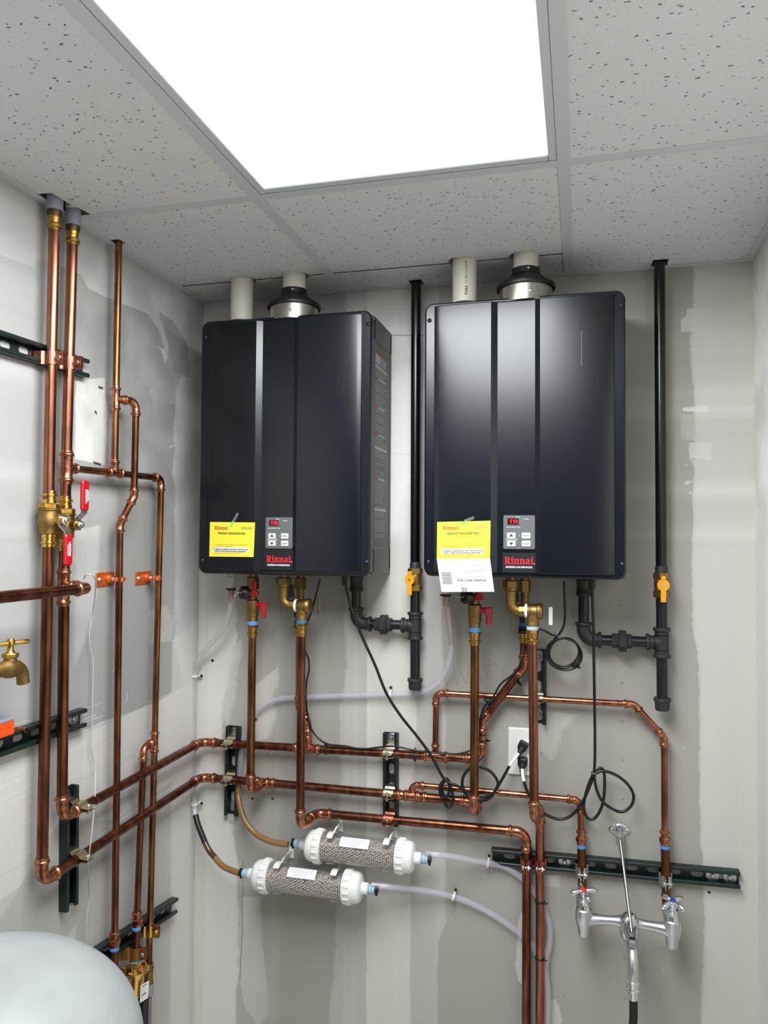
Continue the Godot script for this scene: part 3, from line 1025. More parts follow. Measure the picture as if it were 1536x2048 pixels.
func heater(o: Vector3, label: String):
	var W := 0.47
	var H := 0.668
	var t := thing("water_heater", label, "water heater", o + Vector3(W / 2, 0, 0.1))
	# case
	var s := st()
	box(s, o + Vector3(W / 2, H / 2 + 0.003, 0.094), Vector3(W - 0.006, H - 0.012, 0.184), 0.004)
	part(t, "case", s, M.case_grey)
	for sx in [0, 1]:
		var e := st()
		var x := 0.0035 if sx == 0 else W - 0.0035
		box(e, o + Vector3(x, H - 0.035, 0.095), Vector3(0.005, 0.06, 0.178), 0.0015)
		box(e, o + Vector3(x, 0.036, 0.095), Vector3(0.005, 0.07, 0.178), 0.0015)
		box(e, o + Vector3(x, H / 2, 0.012), Vector3(0.005, H - 0.02, 0.014), 0.0015)
		box(e, o + Vector3(x, H / 2, 0.18), Vector3(0.005, H - 0.02, 0.012), 0.0015)
		part(t, "side_rim", e, M.case_grey)
	# front cover: a flanged pan with a raised face and a recessed middle band
	var c := st()
	var p := PackedVector2Array()
	for v in rrect(W, H, 0.022, 8):
		p.append(v)
	ext(c, Transform3D(Basis(), o + Vector3(W / 2, H / 2, 0)), p, 0.186, 0.2165, 0.004)
	part(t, "front_cover", c, M.navy)
	var f := st()
	var prof := pv("0.024,0.2155 0.0242,0.2185 0.0255,0.2205 0.03,0.2219 0.04,0.2232 0.06,0.2243 0.09,0.2252 0.1630,0.2262 0.1780,0.2188 0.2660,0.2188 0.2780,0.2262 0.36,0.2254 0.39,0.2247 0.415,0.2237 0.433,0.2225 0.441,0.2213 0.4448,0.2200 0.4458,0.2182 0.446,0.2155")
	ext(f, Transform3D(axes(Vector3(1, 0, 0), Vector3(0, 0, 1)), o + Vector3(0, H - 0.008, 0)), prof, 0.0, H - 0.018, 0.0025, true, 0.33)
	part(t, "face_panel", f, M.navy)
	for q in [Vector2(0.0115, 0.034), Vector2(W - 0.0085, 0.036), Vector2(0.0115, H - 0.042), Vector2(W - 0.0085, H - 0.036)]:
		var k := st()
		lathe(k, o + Vector3(q.x, q.y, 0.2155), Vector3(0, 0, 1), [Vector2(0, 0.0055), Vector2(0.002, 0.0055), Vector2(0.004, 0.0036), Vector2(0.0046, 0.0001)], 12)
		part(t, "screw", k, M.black_plastic)
	if o.x > 0.5:
		var sr := st()
		box(sr, o + Vector3(0.372, 0.535, 0.2253), Vector3(0.0007, 0.082, 0.0004), 0.0)
		part(t, "scratch", sr, M.grey_plastic, "thin pale scratch")
	# controller in the middle band
	var z := 0.2188
	var pc := o + Vector3(0.2295, 0.1075, z)
	var b := st()
	ext(b, Transform3D(Basis(), pc), rrect(0.074, 0.0800, 0.003), 0.0, 0.003, 0.001)
	var cp := part(t, "control_panel", b, M.panel_grey, "grey control panel with a lit red temperature display")
	var w := st()
	ext(w, Transform3D(Basis(), pc + Vector3(-0.014, 0.0255, 0.003)), rrect(0.026, 0.015, 0.001), 0.0, 0.0006)
	part(cp, "display", w, M.led_window)
	words(cp, "110", pc + Vector3(-0.0125, 0.0255, 0.0039), 0.0185, M.led_red, true, false, Basis(), 0.0098).name = "digits"
	for q in [[-0.018, -0.008], [-0.018, -0.0265], [0.0165, -0.008], [0.0165, -0.0265]]:
		var k := st()
		ext(k, Transform3D(Basis(), pc + Vector3(q[0], q[1], 0.003)), rrect(0.0205, 0.0142, 0.002), 0.0, 0.0018, 0.0006)
		part(cp, "button", k, M.button)
	for q in [[-0.007, 1.0], [-0.0272, -1.0]]:
		var k := st()
		ext(k, Transform3D(Basis(), pc + Vector3(-0.018, q[0], 0.0048)), PackedVector2Array([Vector2(-0.0042, -0.003 * q[1]), Vector2(0.0042, -0.003 * q[1]), Vector2(0, 0.0038 * q[1])]), 0.0, 0.0004)
		part(cp, "arrow", k, M.ink)
	words(cp, "MC-91", pc + Vector3(-0.003, 0.0355, 0.0031), 0.009, M.white_print)
	words(cp, "In Use", pc + Vector3(0.0165, 0.0315, 0.0031), 0.0115, M.white_print)
	words(cp, "Approx.Water Temp.", pc + Vector3(-0.013, 0.0118, 0.0031), 0.033, M.white_print)
	words(cp, "Hot water temp.", pc + Vector3(-0.017, -0.0172, 0.0031), 0.028, M.white_print)
	words(cp, "Priority", pc + Vector3(0.0165, -0.008, 0.0048), 0.0155, M.ink)
	words(cp, "On/Off", pc + Vector3(0.0165, -0.0265, 0.0048), 0.0155, M.ink)
	var d := st()
	lathe(d, pc + Vector3(0.001, -0.0078, 0.003), Vector3(0, 0, 1), [Vector2(0, 0.0012), Vector2(0.001, 0.001)], 8)
	part(cp, "indicator", d, M.white_print)
	# name plate
	var n := st()
	var nc := o + Vector3(0.2295, 0.036, z)
	ext(n, Transform3D(Basis(), nc), rrect(0.078, 0.046, 0.002), 0.0, 0.0009, 0.0003)
	var np := part(t, "name_plate", n, M.navy_dark)
	words(np, "Rinnai", nc + Vector3(-0.0005, 0.005, 0.0012), 0.067, M.red_print, true, true, Basis(), 0.0175)
	words(np, ".", nc + Vector3(0.0355, -0.002, 0.0012), 0.0022, M.white_print, true)
	words(np, "EXPERIENCE OUR INNOVATION", nc + Vector3(-0.0005, -0.0105, 0.0012), 0.061, M.white_print, true, false, Basis(), 0.0042)
	# side label, printed too small to read
	var rows := []
	for i in 118:
		if rng.randf() < 0.86:
			rows.append([30 + i * 8, 8, rng.randi_range(150, 240), 3])
	var img := lines_image(250, 1000, Color8(92, 95, 95), rows, Color8(168, 172, 172))
	for y in [0, 140, 288, 430, 660]:
		img.fill_rect(Rect2i(0, y, 250, 13), Color8(92, 95, 95))
		img.fill_rect(Rect2i(2, y, 60 if y else 246, 11), Color8(150, 66, 58))
		if y:
			img.fill_rect(Rect2i(66, y, 140, 11), Color8(170, 172, 172))
	for y in [78, 500, 818]:
		img.fill_rect(Rect2i(4, y, 238, 13), Color8(178, 181, 181))
	img.fill_rect(Rect2i(6, 20, 110, 46), Color8(160, 163, 163))
	img.fill_rect(Rect2i(130, 20, 100, 46), Color8(140, 143, 143))
	var lm := print_material("side_print", img)
	var l := st()
	var xs := o.x + W - 0.0026
	sheet(l, Vector3(xs, o.y + 0.582, 0.168), Vector3(xs, o.y + 0.582, 0.045), Vector3(xs, o.y + 0.082, 0.045), Vector3(xs, o.y + 0.082, 0.168), 0.0003)
	part(t, "side_label", l, lm, "grey side label of fine print with red bars")
	# flue collar on top
	var e := o + Vector3(0.2405, H - 0.006, 0.161)
	var r := st()
	lathe(r, e, Vector3.UP, [Vector2(0, 0.064), Vector2(0.038, 0.064), Vector2(0.040, 0.062)], 36)
	part(t, "flue_collar", r, M.stainless, "brushed stainless ring on top")
	var a := st()
	lathe(a, e + Vector3.UP * 0.038, Vector3.UP, [Vector2(0, 0.066), Vector2(0.001, 0.0705), Vector2(0.006, 0.072), Vector2(0.011, 0.0705), Vector2(0.014, 0.065), Vector2(0.018, 0.058), Vector2(0.026, 0.048), Vector2(0.034, 0.039), Vector2(0.038, 0.0345), Vector2(0.052, 0.0338), Vector2(0.053, 0.031)], 36)
	part(t, "flue_adapter", a, M.black_plastic, "black tapered rubber flue adapter")
	var sc := st()
	for q in [[0.019, 0.064, 0.0035], [0.083, 0.0345, 0.003]]:
		var dir := Vector3(0.25, 0, 1).normalized()
		sc = st()
		lathe(sc, e + Vector3.UP * q[0] + dir * q[1], dir, [Vector2(-0.002, q[2]), Vector2(0.002, q[2]), Vector2(0.0032, q[2] * 0.6), Vector2(0.0034, 0.0001)], 10)
		part(t, "flue_screw", sc, M.zinc)
	var g := st()
	lathe(g, o + Vector3(0.0895, H - 0.006, 0.161), Vector3.UP, [Vector2(0, 0.04), Vector2(0.01, 0.04), Vector2(0.013, 0.036), Vector2(0.014, 0.0305)], 28)
	part(t, "intake_collar", g, M.black_plastic)


func vents():
	var list := [[0.2015, 2.328, "plain white plastic vent pipe, furthest left of the four above the heaters"], [0.3525, 2.383, "short white plastic vent pipe rising from the left heater's black flue adapter"], [0.8075, 2.334, "white plastic vent pipe with black vertical print above the right heater"], [0.9585, 2.389, "short white plastic vent pipe rising from the right heater's black flue adapter"]]
	for i in 4:
		var q = list[i]
		var t := thing("vent_pipe", q[2], "vent pipe", Vector3(q[0], q[1], 0.161))
		var s := st()
		lathe(s, Vector3(q[0], q[1], 0.161), Vector3.UP, [Vector2(0, 0.0302), Vector2(2.62 - q[1], 0.0302)], 32)
		part(t, "pipe", s, M.pvc)
		if i == 2:
			var txt := ["ASTM D1785-21", "PPFA"]
			for k in 2:
				# print wraps along the pipe: read top to bottom
				var b := Basis(Vector3(0, -1, 0), Vector3(0.966, 0, -0.26), Vector3(0.26, 0, 0.966))
				var at := Vector3(q[0], 2.405 if k == 0 else 2.359, 0.161) + Vector3(0.26, 0, 0.966) * 0.0300
				words(t, txt[k], at, 0.056 if k == 0 else 0.022, M.ink, k == 1, false, b, 0.0052 if k == 0 else 0.0075)


func cards():
	# yellow registration cards taped to the heaters' fronts
	for i in 2:
		var tl: Vector3
		var tr: Vector3
		var br: Vector3
		var bl: Vector3
		if i == 0:
			tl = Vector3(0.151, 1.786, 0.2275)
			tr = Vector3(0.2781, 1.785, 0.2275)
			br = Vector3(0.2767, 1.6965, 0.231)
			bl = Vector3(0.1521, 1.6961, 0.231)
		else:
			tl = Vector3(0.7531, 1.7872, 0.2275)
			tr = Vector3(0.8811, 1.7904, 0.2275)
			br = Vector3(0.8806, 1.7013, 0.232)
			bl = Vector3(0.7532, 1.6983, 0.232)
		var rows := []
		for q in [[150, 30, 238], [162, 30, 150], [178, 30, 228], [190, 30, 134], [206, 30, 196]]:
			rows.append([q[0] * 2, q[1] * 2, q[2] * 2, 7])
		var img := lines_image(560, 460, Color8(222, 206, 52), rows, Color8(96, 88, 36))
		img.fill_rect(Rect2i(44, 334, 450, 66), Color8(206, 206, 202))
		for k in 34:
			if k % 5:
				img.fill_rect(Rect2i(390 + k * 4, 60, 3, 36), Color8(136, 128, 66))
		var t := thing("registration_card", "yellow registration card with red heading taped to the left heater" if i == 0 else "unfolded yellow and white card hanging below the right heater's front", "card", (bl + br) / 2)
		var s := st()
		sheet(s, tl, tr, br, bl, 0.0004)
		part(t, "yellow_leaf", s, print_material("card_print_%d" % i, img))
		var bx := axes(tr - tl, tl - bl)
		var nn := bx.z
		var at := func(u: float, v: float) -> Vector3: return tl.lerp(tr, u).lerp(bl.lerp(br, u), v) + nn * 0.0002
		var w := tl.distance_to(tr)
		words(t, "Rinnai", at.call(0.255, 0.165), w * 0.29, M.dark_red_print, true, true, bx, w * 0.072)
		words(t, "PRODUCT REGISTRATION", at.call(0.49, 0.325), w * 0.59, M.ink_black, true, false, bx, w * 0.042)
		words(t, "To register, complete and return this form or go", at.call(0.48, 0.79), w * 0.76, M.ink, true, false, bx)
		words(t, "online to www.rinnai.us/product-registration.", at.call(0.48, 0.845), w * 0.7, M.ink, true, false, bx)
		var tp := st()
		if i == 0:
			var c := at.call(0.5, 0.0) as Vector3
			var bt := axes(Vector3(0.5, 0.87, 0), Vector3(-0.87, 0.5, 0))
			box(tp, c + Vector3(-0.001, -0.005, 0.0005), Vector3(0.014, 0.007, 0.0003), 0.0, bt)
			part(t, "tape_end", tp, M.green_tape)
			var cl := st()
			box(cl, c + Vector3(0.009, 0.012, 0.0003), Vector3(0.027, 0.007, 0.0003), 0.0, bt)
			part(t, "tape", cl, M.clear_tape)
		else:
			var c := at.call(0.52, 0.0) as Vector3
			var bt := axes(Vector3(0.93, 0.36, 0), Vector3(-0.36, 0.93, 0))
			box(tp, c + Vector3(-0.002, -0.003, 0.0005), Vector3(0.016, 0.006, 0.0003), 0.0, bt)
			part(t, "tape_end", tp, M.green_tape)
			var cl := st()
			box(cl, c + Vector3(0.011, 0.005, 0.0003), Vector3(0.024, 0.007, 0.0003), 0.0, bt)
			part(t, "tape", cl, M.clear_tape)
			# lower white leaf, printed upside down
			var b0 := Vector3(0.8922, 1.6242, 0.245)
			var b1 := Vector3(0.7674, 1.6205, 0.245)
			var rw := []
			for q in [[60, 132, 300], [78, 180, 302], [92, 236, 302], [106, 174, 302], [152, 186, 300]]:
				rw.append([q[0] * 1.5, q[1] * 1.5, q[2] * 1.5, 6])
			var im := lines_image(520, 420, Color8(200, 200, 198), rw, Color8(86, 86, 86))
			for k in 9:
				im.fill_rect(Rect2i(26, 176 + k * 17, 96, 9), Color8(34, 34, 38))
			for k in 6:
				im.fill_rect(Rect2i(206 + [0, 8, 16, 26, 36, 44][k], 360, 5, 60), Color8(34, 34, 38))
			im.fill_rect(Rect2i(146, 244, 326, 2), Color8(140, 140, 140))
			im.fill_rect(Rect2i(146, 298, 326, 2), Color8(140, 140, 140))
			im.fill_rect(Rect2i(146, 244, 2, 56), Color8(140, 140, 140))
			im.fill_rect(Rect2i(470, 244, 2, 56), Color8(140, 140, 140))
			for k in 4:
				im.fill_rect(Rect2i(24 + k, 340 + k * 14, 92, 2), Color8(150, 150, 150))
			var ws := st()
			sheet(ws, bl, br, b0, b1, 0.0004)
			part(t, "white_leaf", ws, print_material("card_print_white", im))
			var b2 := axes(br - bl, bl - b1)
			var p: Vector3 = bl.lerp(br, 0.595).lerp(b1.lerp(b0, 0.595), 0.655) + b2.z * 0.0002
			words(t, "BUSINESS REPLY MAIL", p, w * 0.54, M.ink_black, true, false, Basis(-b2.x, -b2.y, b2.z), w * 0.04)


# ---------------------------------------------------------------- tank
func build_tank():
	var c := Vector3(0.25, 0, 1.09)
	var t := thing("pressure_tank", "glossy white domed pressure tank in the lower left corner", "tank", Vector3(c.x, 0.0, c.z))
	var s := st()
	var prof := [Vector2(0.06, 0.15), Vector2(0.1, 0.2)]
	for i in 8:
		prof.append(Vector2(0.16 + 0.012 * i, 0.214 + 0.0014 * i))
	prof.append(Vector2(0.9825, 0.225))
	for i in range(1, 17):
		var a := PI / 2 * i / 16
		prof.append(Vector2(0.9825 + sin(a) * 0.1575, maxf(cos(a) * 0.225, 0.0001)))
	lathe(s, Vector3(c.x, 0, c.z), Vector3.UP, prof, 64)
	part(t, "shell", s, M.tank_white)
	var b := st()
	lathe(b, Vector3(c.x, 0.0, c.z), Vector3.UP, [Vector2(0, 0.17), Vector2(0.07, 0.17), Vector2(0.072, 0.16)], 40)
	part(t, "base_ring", b, M.black_plastic)
	var w := st()
	lathe(w, Vector3(c.x, 0.60, c.z), Vector3.UP, [Vector2(-0.006, 0.2235), Vector2(-0.003, 0.2268), Vector2(0.003, 0.2268), Vector2(0.006, 0.2235)], 64)
	part(t, "weld_seam", w, M.tank_white)


# ---------------------------------------------------------------- strut channels
func slot_plate(s: SurfaceTool, xf: Transform3D, w: float, h: float, th: float, sl: float, sr: float):
	# a plate (local x, y) with one stadium slot: half straight length sl, radius sr
	var angs := []
	for i in 24:
		angs.append(TAU * (i + 0.5) / 24)
	var ca := atan2(h, w)
	angs.append_array([ca, PI - ca, PI + ca, TAU - ca])
	angs.sort()
	var o := PackedVector2Array()
	var q := PackedVector2Array()
	for a in angs:
		var c := cos(a)
		var d := sin(a)
		var k := minf(w / 2 / maxf(absf(c), 1e-5), h / 2 / maxf(absf(d), 1e-5))
		o.append(Vector2(c, d) * k)
		var t := sr / maxf(absf(d), 1e-5)
		if absf(t * c) > sl:
			var cx := sl * signf(c)
			var bb := c * cx
			t = bb + sqrt(maxf(bb * bb - cx * cx + sr * sr, 0.0))
		q.append(Vector2(c, d) * t)
	for i in angs.size():
		var j := (i + 1) % angs.size()
		var f := func(p: Vector2, z: float) -> Vector3: return xf * Vector3(p.x, p.y, z)
		quad(s, f.call(o[i], th), f.call(q[i], th), f.call(q[j], th), f.call(o[j], th))
		quad(s, f.call(o[i], 0), f.call(o[j], 0), f.call(q[j], 0), f.call(q[i], 0))
		quad(s, f.call(q[i], 0), f.call(q[j], 0), f.call(q[j], th), f.call(q[i], th))


func strut(label: String, a: Vector3, b: Vector3, out: Vector3, washers: Array, depth := 0.0206):
	# slotted steel channel on a wall, from a to b along its back; the open side faces out
	var x := (b - a).normalized()
	var y := out.cross(x).normalized()
	var l := a.distance_to(b)
	var t := thing("strut_channel", label, "strut channel", (a + b) / 2, "")
	var bs := Basis(x, y, out)
	var s := st()
	var n := int(l / 0.0508)
	var lead := (l - n * 0.0508) / 2
	for i in n:
		slot_plate(s, Transform3D(bs, a + x * (lead + (i + 0.5) * 0.0508)), 0.0508, 0.0385, 0.0022, 0.0072, 0.0072)
	for e in 2:
		var c := a + x * (lead / 2) if e == 0 else b - x * (lead / 2)
		box(s, c + out * 0.0011, Vector3(lead, 0.0385, 0.0022), 0.0, bs)
	for k in [-1.0, 1.0]:
		# flange with a rolled lip, as one bent section swept along the channel
		var sec := pv("0.0206,0 0.0206,D1 0.0196,D2 0.0182,D 0.0128,D 0.0116,D2 0.0112,D1 0.0112,D6 0.0134,D6 0.0134,D3 0.0182,D3 0.0182,0".replace("D1", str(depth - 0.0024)).replace("D2", str(depth - 0.0008)).replace("D3", str(depth - 0.0024)).replace("D6", str(depth - 0.0075)).replace("D", str(depth)))
		var p := PackedVector2Array()
		for v in sec:
			p.append(Vector2(v.x * k, v.y))
		ext(s, Transform3D(Basis(y, out, x), a), p, 0.0, l, 0.0)
	part(t, "channel", s, M.strut_green)
	for f in washers:
		var w := st()
		var c: Vector3 = a + x * (l * f) + out * 0.0022
		lathe(w, c, out, [Vector2(0, 0.0155), Vector2(0.0018, 0.0155), Vector2(0.0022, 0.0148)], 20)
		lathe(w, c + out * 0.002, out, [Vector2(0, 0.0062), Vector2(0.003, 0.0062), Vector2(0.0045, 0.0045), Vector2(0.0046, 0.0001)], 6, true)
		part(t, "washer", w, M.zinc)


func build_struts():
	var R := Vector3(1, 0, 0)
	var F := Vector3(0, 0, 1)
	strut("dark green slotted channel high on the left wall behind two copper risers", Vector3(0, 2.115, 1.08), Vector3(0, 2.124, 0.557), R, [])
	strut("dark green slotted channel on the left wall at tap height, ending beside a thin wire", Vector3(0, 1.352, 1.08), Vector3(0, 1.343, 0.542), R, [0.955])
	strut("short upright dark green channel on the left wall behind two elbows", Vector3(0, 0.941, 0.578), Vector3(0, 1.201, 0.584), R, [0.9], 0.0206)
	strut("dark green channel low on the left wall behind the brass regulator", Vector3(0, 0.80, 0.62), Vector3(0, 0.738, 0.13), R, [])
	strut("short upright dark green channel on the back wall nearest the left corner", Vector3(0.1195, 0.951, 0), Vector3(0.1215, 1.202, 0), F, [0.1, 0.92])
	strut("short upright dark green channel carrying three horizontal copper runs", Vector3(0.5895, 0.969, 0), Vector3(0.5875, 1.217, 0), F, [0.93])
	strut("short upright dark green channel half hidden behind the right heater's front riser", Vector3(0.981, 1.269, 0), Vector3(0.981, 1.461, 0), F, [0.12, 0.9])
	strut("long horizontal dark green channel on the back wall behind the chrome faucet", Vector3(0.862, 0.918, 0), Vector3(1.459, 0.929, 0), F, [0.31, 0.90, 0.965])


# ---------------------------------------------------------------- copper on the left wall
const RL := 0.0111
const RS := 0.008


func adapter(t: Node3D, at: Vector3, dir: Vector3, r: float, m: Material, wide := 0.0):
	# press by thread adapter: bead, collar, hexagon, lip
	var w := wide if wide > 0.0 else r * 1.75
	var s := st()
	lathe(s, at, dir, [Vector2(0, r + 0.001), Vector2(0.003, r + 0.0012), Vector2(0.005, r + 0.0042), Vector2(0.009, r + 0.0044), Vector2(0.011, r + 0.0014), Vector2(0.019, r + 0.0016)], 18)
	hexnut(s, at + dir * 0.019, at + dir * 0.031, w)
	lathe(s, at + dir * 0.031, dir, [Vector2(0, w * 0.86), Vector2(0.006, w * 0.86), Vector2(0.0068, w * 0.8)], 18)
	part(t, "adapter", s, m)


func ball_valve(c: Vector3, hand: float, label: String):
	var t := thing("ball_valve", label, "valve", c)
	var up := Vector3.UP
	var s := st()
	lathe(s, c - up * 0.03, up, [Vector2(0, 0.0145), Vector2(0.002, 0.0185), Vector2(0.014, 0.0185), Vector2(0.016, 0.0195), Vector2(0.02, 0.0212), Vector2(0.035, 0.0212), Vector2(0.040, 0.0195), Vector2(0.0485, 0.0195), Vector2(0.0495, 0.0225), Vector2(0.052, 0.0225), Vector2(0.0525, 0.02)], 24)
	part(t, "body", s, M.brass_cast)
	var hx := st()
	hexnut(hx, c + up * 0.0222, c + up * 0.034, 0.0205)
	part(t, "hex_collar", hx, M.brass)
	for k in [1.0, -1.0]:
		var e := st()
		press_end(e, c + up * k * (0.033 if k > 0 else 0.029), up * k, RL)
		part(t, "press_end", e, M.brass_bright)
	var x := Vector3(1, 0, 0)
	var b := st()
	lathe(b, c + x * 0.014, x, [Vector2(0, 0.0115), Vector2(0.01, 0.0105), Vector2(0.011, 0.0125), Vector2(0.016, 0.0125), Vector2(0.017, 0.009), Vector2(0.024, 0.009)], 18)
	part(t, "stem", b, M.brass)
	var n := st()
	hexnut(n, c + x * 0.033, c + x * 0.041, 0.0088)
	lathe(n, c + x * 0.041, x, [Vector2(0, 0.0048), Vector2(0.004, 0.0048), Vector2(0.005, 0.003)], 12)
	part(t, "stem_nut", n, M.zinc)
	# lever: flat steel, cranked outwards, with a dipped grip
	var h := up * hand
	var zs := Vector3(0, 0, 1)
	var lev := st()
	var path := pv("-0.012,0.0315 0.012,0.0315 0.0245,0.046 0.036,0.0465")
	strip(lev, Transform3D(axes(h, x), c), path, 0.0022, 0.019)
	part(t, "lever", lev, M.zinc)
	var gp := st()
	ext(gp, Transform3D(axes(h, x.cross(h) * -1.0), c + h * 0.061 + x * 0.0425), rrect(0.064, 0.0225, 0.006), -0.0085, 0.0, 0.0025, true)
	var g := part(t, "grip", gp, M.red_vinyl)
	var bw := Basis(h, x.cross(h), x) if hand > 0 else Basis(h, x.cross(h), x)
	var dz := x.cross(h).normalized()
	var face := c + h * 0.059 + x * 0.0514
	words(g, "LEGEND", face + dz * 0.001, 0.029, M.white_print, true, false, bw, 0.0046)
	for k in 2:
		var ln := st()
		box(ln, face + dz * (-0.0035 - 0.003 * k) + h * 0.002, Vector3(0.026 - 0.005 * k, 0.0008, 0.0004), 0.0, bw)
		part(g, "lettering", ln, M.white_print)


func ring(s: SurfaceTool, c: Vector3, ax: Vector3, r: float, w: float):
	lathe(s, c - ax * w / 2, ax, [Vector2(0, r * 0.96), Vector2(w * 0.15, r), Vector2(w * 0.85, r), Vector2(w, r * 0.96)], 18)


func riser_top(t: Node3D, at: Vector3, y_sleeve: float):
	# grey sleeve through the ceiling, dark ring and brass press coupling
	var s := st()
	lathe(s, Vector3(at.x, y_sleeve, at.z), Vector3.UP, [Vector2(0, 0.0155), Vector2(0.002, 0.0165), Vector2(2.6 - y_sleeve, 0.0165)], 22)
	part(t, "sleeve", s, M.grey_plastic)
	var k := st()
	lathe(k, Vector3(at.x, y_sleeve + 0.0005, at.z), Vector3.DOWN, [Vector2(0, 0.0152), Vector2(0.006, 0.0152), Vector2(0.012, 0.0142)], 22)
	part(t, "crimp_ring", k, M.bronze_dark)
	var b := st()
	lathe(b, Vector3(at.x, y_sleeve - 0.011, at.z), Vector3.DOWN, [Vector2(0, 0.0128), Vector2(0.009, 0.0128), Vector2(0.011, 0.0118), Vector2(0.017, 0.0118), Vector2(0.019, 0.0152), Vector2(0.025, 0.0152), Vector2(0.027, 0.0122), Vector2(0.031, 0.0122)], 22)
	part(t, "coupling", b, M.brass)


func build_copper_left():
	var X := Vector3(1, 0, 0)
	var Y := Vector3.UP
	var Zv := Vector3(0, 0, 1)
	var cp: Material = M.copper_pipe
	var cb: Material = M.copper_bright
	var cd: Material = M.copper_dark
	var cf: Material = M.copper_fitting
	# outer riser
	var a := Vector3(0.033, 0, 0.699)
	var t := thing("copper_riser", "thick copper riser nearest the left edge, from the ceiling down to a brass valve", "copper pipe", a + Y * 1.842)
	riser_top(t, a, 2.421)
	run(t, [a + Y * 2.402, a + Y * 1.822], RL, cb, cf)
	ball_valve(a + Vector3(0, 1.781, -0.002), -1.0, "brass ball valve nearest the left edge, its red lever hanging down")
	t = thing("copper_pipe", "copper pipe dropping from the left-edge valve, lower of two turning to the corner", "copper pipe", Vector3(0.05, 1.05, 0.4))
	run(t, [a + Vector3(0, 1.74, -0.002), a + Vector3(0, 1.049, -0.004), Vector3(0.033, 1.057, 0.033), Vector3(0.078, 1.0575, 0.033)], RL, cp, cf)
	# second riser
	var b := Vector3(0.033, 0, 0.641)
	t = thing("copper_riser", "thick copper riser second from the left edge, with a side branch above its valve", "copper pipe", b + Y * 1.83)
	riser_top(t, b, 2.413)
	run(t, [b + Y * 2.394, b + Vector3(0, 1.815, 0.006)], RL, cb, cf)
	var s := st()
	tee(s, b + Vector3(0, 1.893, 0.004), Y, -Zv, RL, RS)
	part(t, "tee", s, cf)
	ball_valve(b + Vector3(0, 1.772, 0.006), 1.0, "brass ball valve on the second riser, its red lever standing up")
	t = thing("copper_pipe", "copper pipe below the upright-lever valve, upper of two turning to the corner", "copper pipe", Vector3(0.05, 1.15, 0.4))
	run(t, [b + Vector3(0, 1.73, 0.006), b + Vector3(0, 1.156, -0.004), Vector3(0.033, 1.158, 0.033), Vector3(0.078, 1.158, 0.033)], RL, cp, cf)
	s = st()
	tee(s, b + Vector3(0, 1.64, 0.006), Y, X, RL, RL)
	part(t, "tee", s, cf)
	# pipe to the left edge of the view
	t = thing("copper_pipe", "copper pipe crossing in front of the risers and leaving at the left edge", "copper pipe", Vector3(0.09, 1.64, 0.9))
	run(t, [Vector3(0.06, 1.64, 0.647), Vector3(0.097, 1.64, 0.647), Vector3(0.097, 1.64, 1.45)], RL, cp, cf)
	# half inch pipes: branch and right leg
	t = thing("copper_pipe", "thin copper pipe branching off the second riser, then dropping nearest the corner", "copper pipe", Vector3(0.033, 0.7, 0.29))
	run(t, [Vector3(0.033, 1.893, 0.612), Vector3(0.033, 1.899, 0.272), Vector3(0.033, 0.662, 0.292)], RS, cd, cf)
	s = st()
	tee(s, Vector3(0.033, 1.896, 0.475), Zv, Y, RS, RS)
	part(t, "tee", s, cf)
	s = st()
	tee(s, Vector3(0.033, 1.222, 0.283), Y, Zv, RS, RS)
	part(t, "tee", s, cf)
	s = st()
	press_end(s, Vector3(0.033, 0.672, 0.292), -Y, RS)
	lathe(s, Vector3(0.033, 0.655, 0.292), -Y, [Vector2(0, 0.0106), Vector2(0.028, 0.0106), Vector2(0.03, 0.012), Vector2(0.036, 0.012)], 18)
	part(t, "coupling", s, M.brass_cast)
	s = st()
	lathe(s, Vector3(0.033, 0.622, 0.292), -Y, [Vector2(0, 0.0125), Vector2(0.026, 0.0125), Vector2(0.028, 0.0115)], 18)
	part(t, "sleeve", s, M.grey_plastic)
	s = st()
	rod(s, Vector3(0.033, 0.6, 0.292), Vector3(0.033, 0.02, 0.292), 0.0082, 16)
	part(t, "plastic_pipe", s, M.purple_grey, "purple grey plastic pipe")
	# ceiling drop
	t = thing("copper_pipe", "thin copper pipe dropping from the ceiling to a branch tee", "copper pipe", Vector3(0.033, 1.93, 0.475))
	run(t, [Vector3(0.033, 2.6, 0.475), Vector3(0.033, 1.925, 0.475)], RS, cd, cf)
	var diag := Vector3(0.45, 0, -0.89).normalized()
	s = st()
	tee(s, Vector3(0.033, 2.07, 0.475), Y, diag, RS, RS)
	part(t, "tee", s, cf)
	# jogged leg
	t = thing("copper_pipe", "thin copper pipe hooked over from a tee, jogging sideways before its orange clamp", "copper pipe", Vector3(0.035, 0.8, 0.44))
	run(t, [Vector3(0.033, 2.07, 0.475) + diag * 0.02, Vector3(0.056, 2.071, 0.4275), Vector3(0.056, 1.842, 0.4295), Vector3(0.034, 1.776, 0.4515), Vector3(0.033, 0.812, 0.441)], RS, cp, cf)
	adapter(t, Vector3(0.033, 0.828, 0.441), -Y, RS, M.copper_fitting)
	s = st()
	ring(s, Vector3(0.033, 0.787, 0.4415), Y, 0.0113, 0.008)
	part(t, "thread_tape", s, M.blue_tape)
	s = st()
	rod(s, Vector3(0.033, 0.785, 0.4415), Vector3(0.033, 0.55, 0.444), 0.0107)
	part(t, "nipple", s, M.brown_nipple)
	# middle leg with the regulator below
	t = thing("copper_pipe", "thin copper pipe curving from a tee down to the brass regulator", "copper pipe", Vector3(0.04, 0.73, 0.36))
	run(t, [Vector3(0.033, 1.222, 0.298), Vector3(0.034, 1.224, 0.334), Vector3(0.04, 0.814, 0.361)], RS, cp, cf)
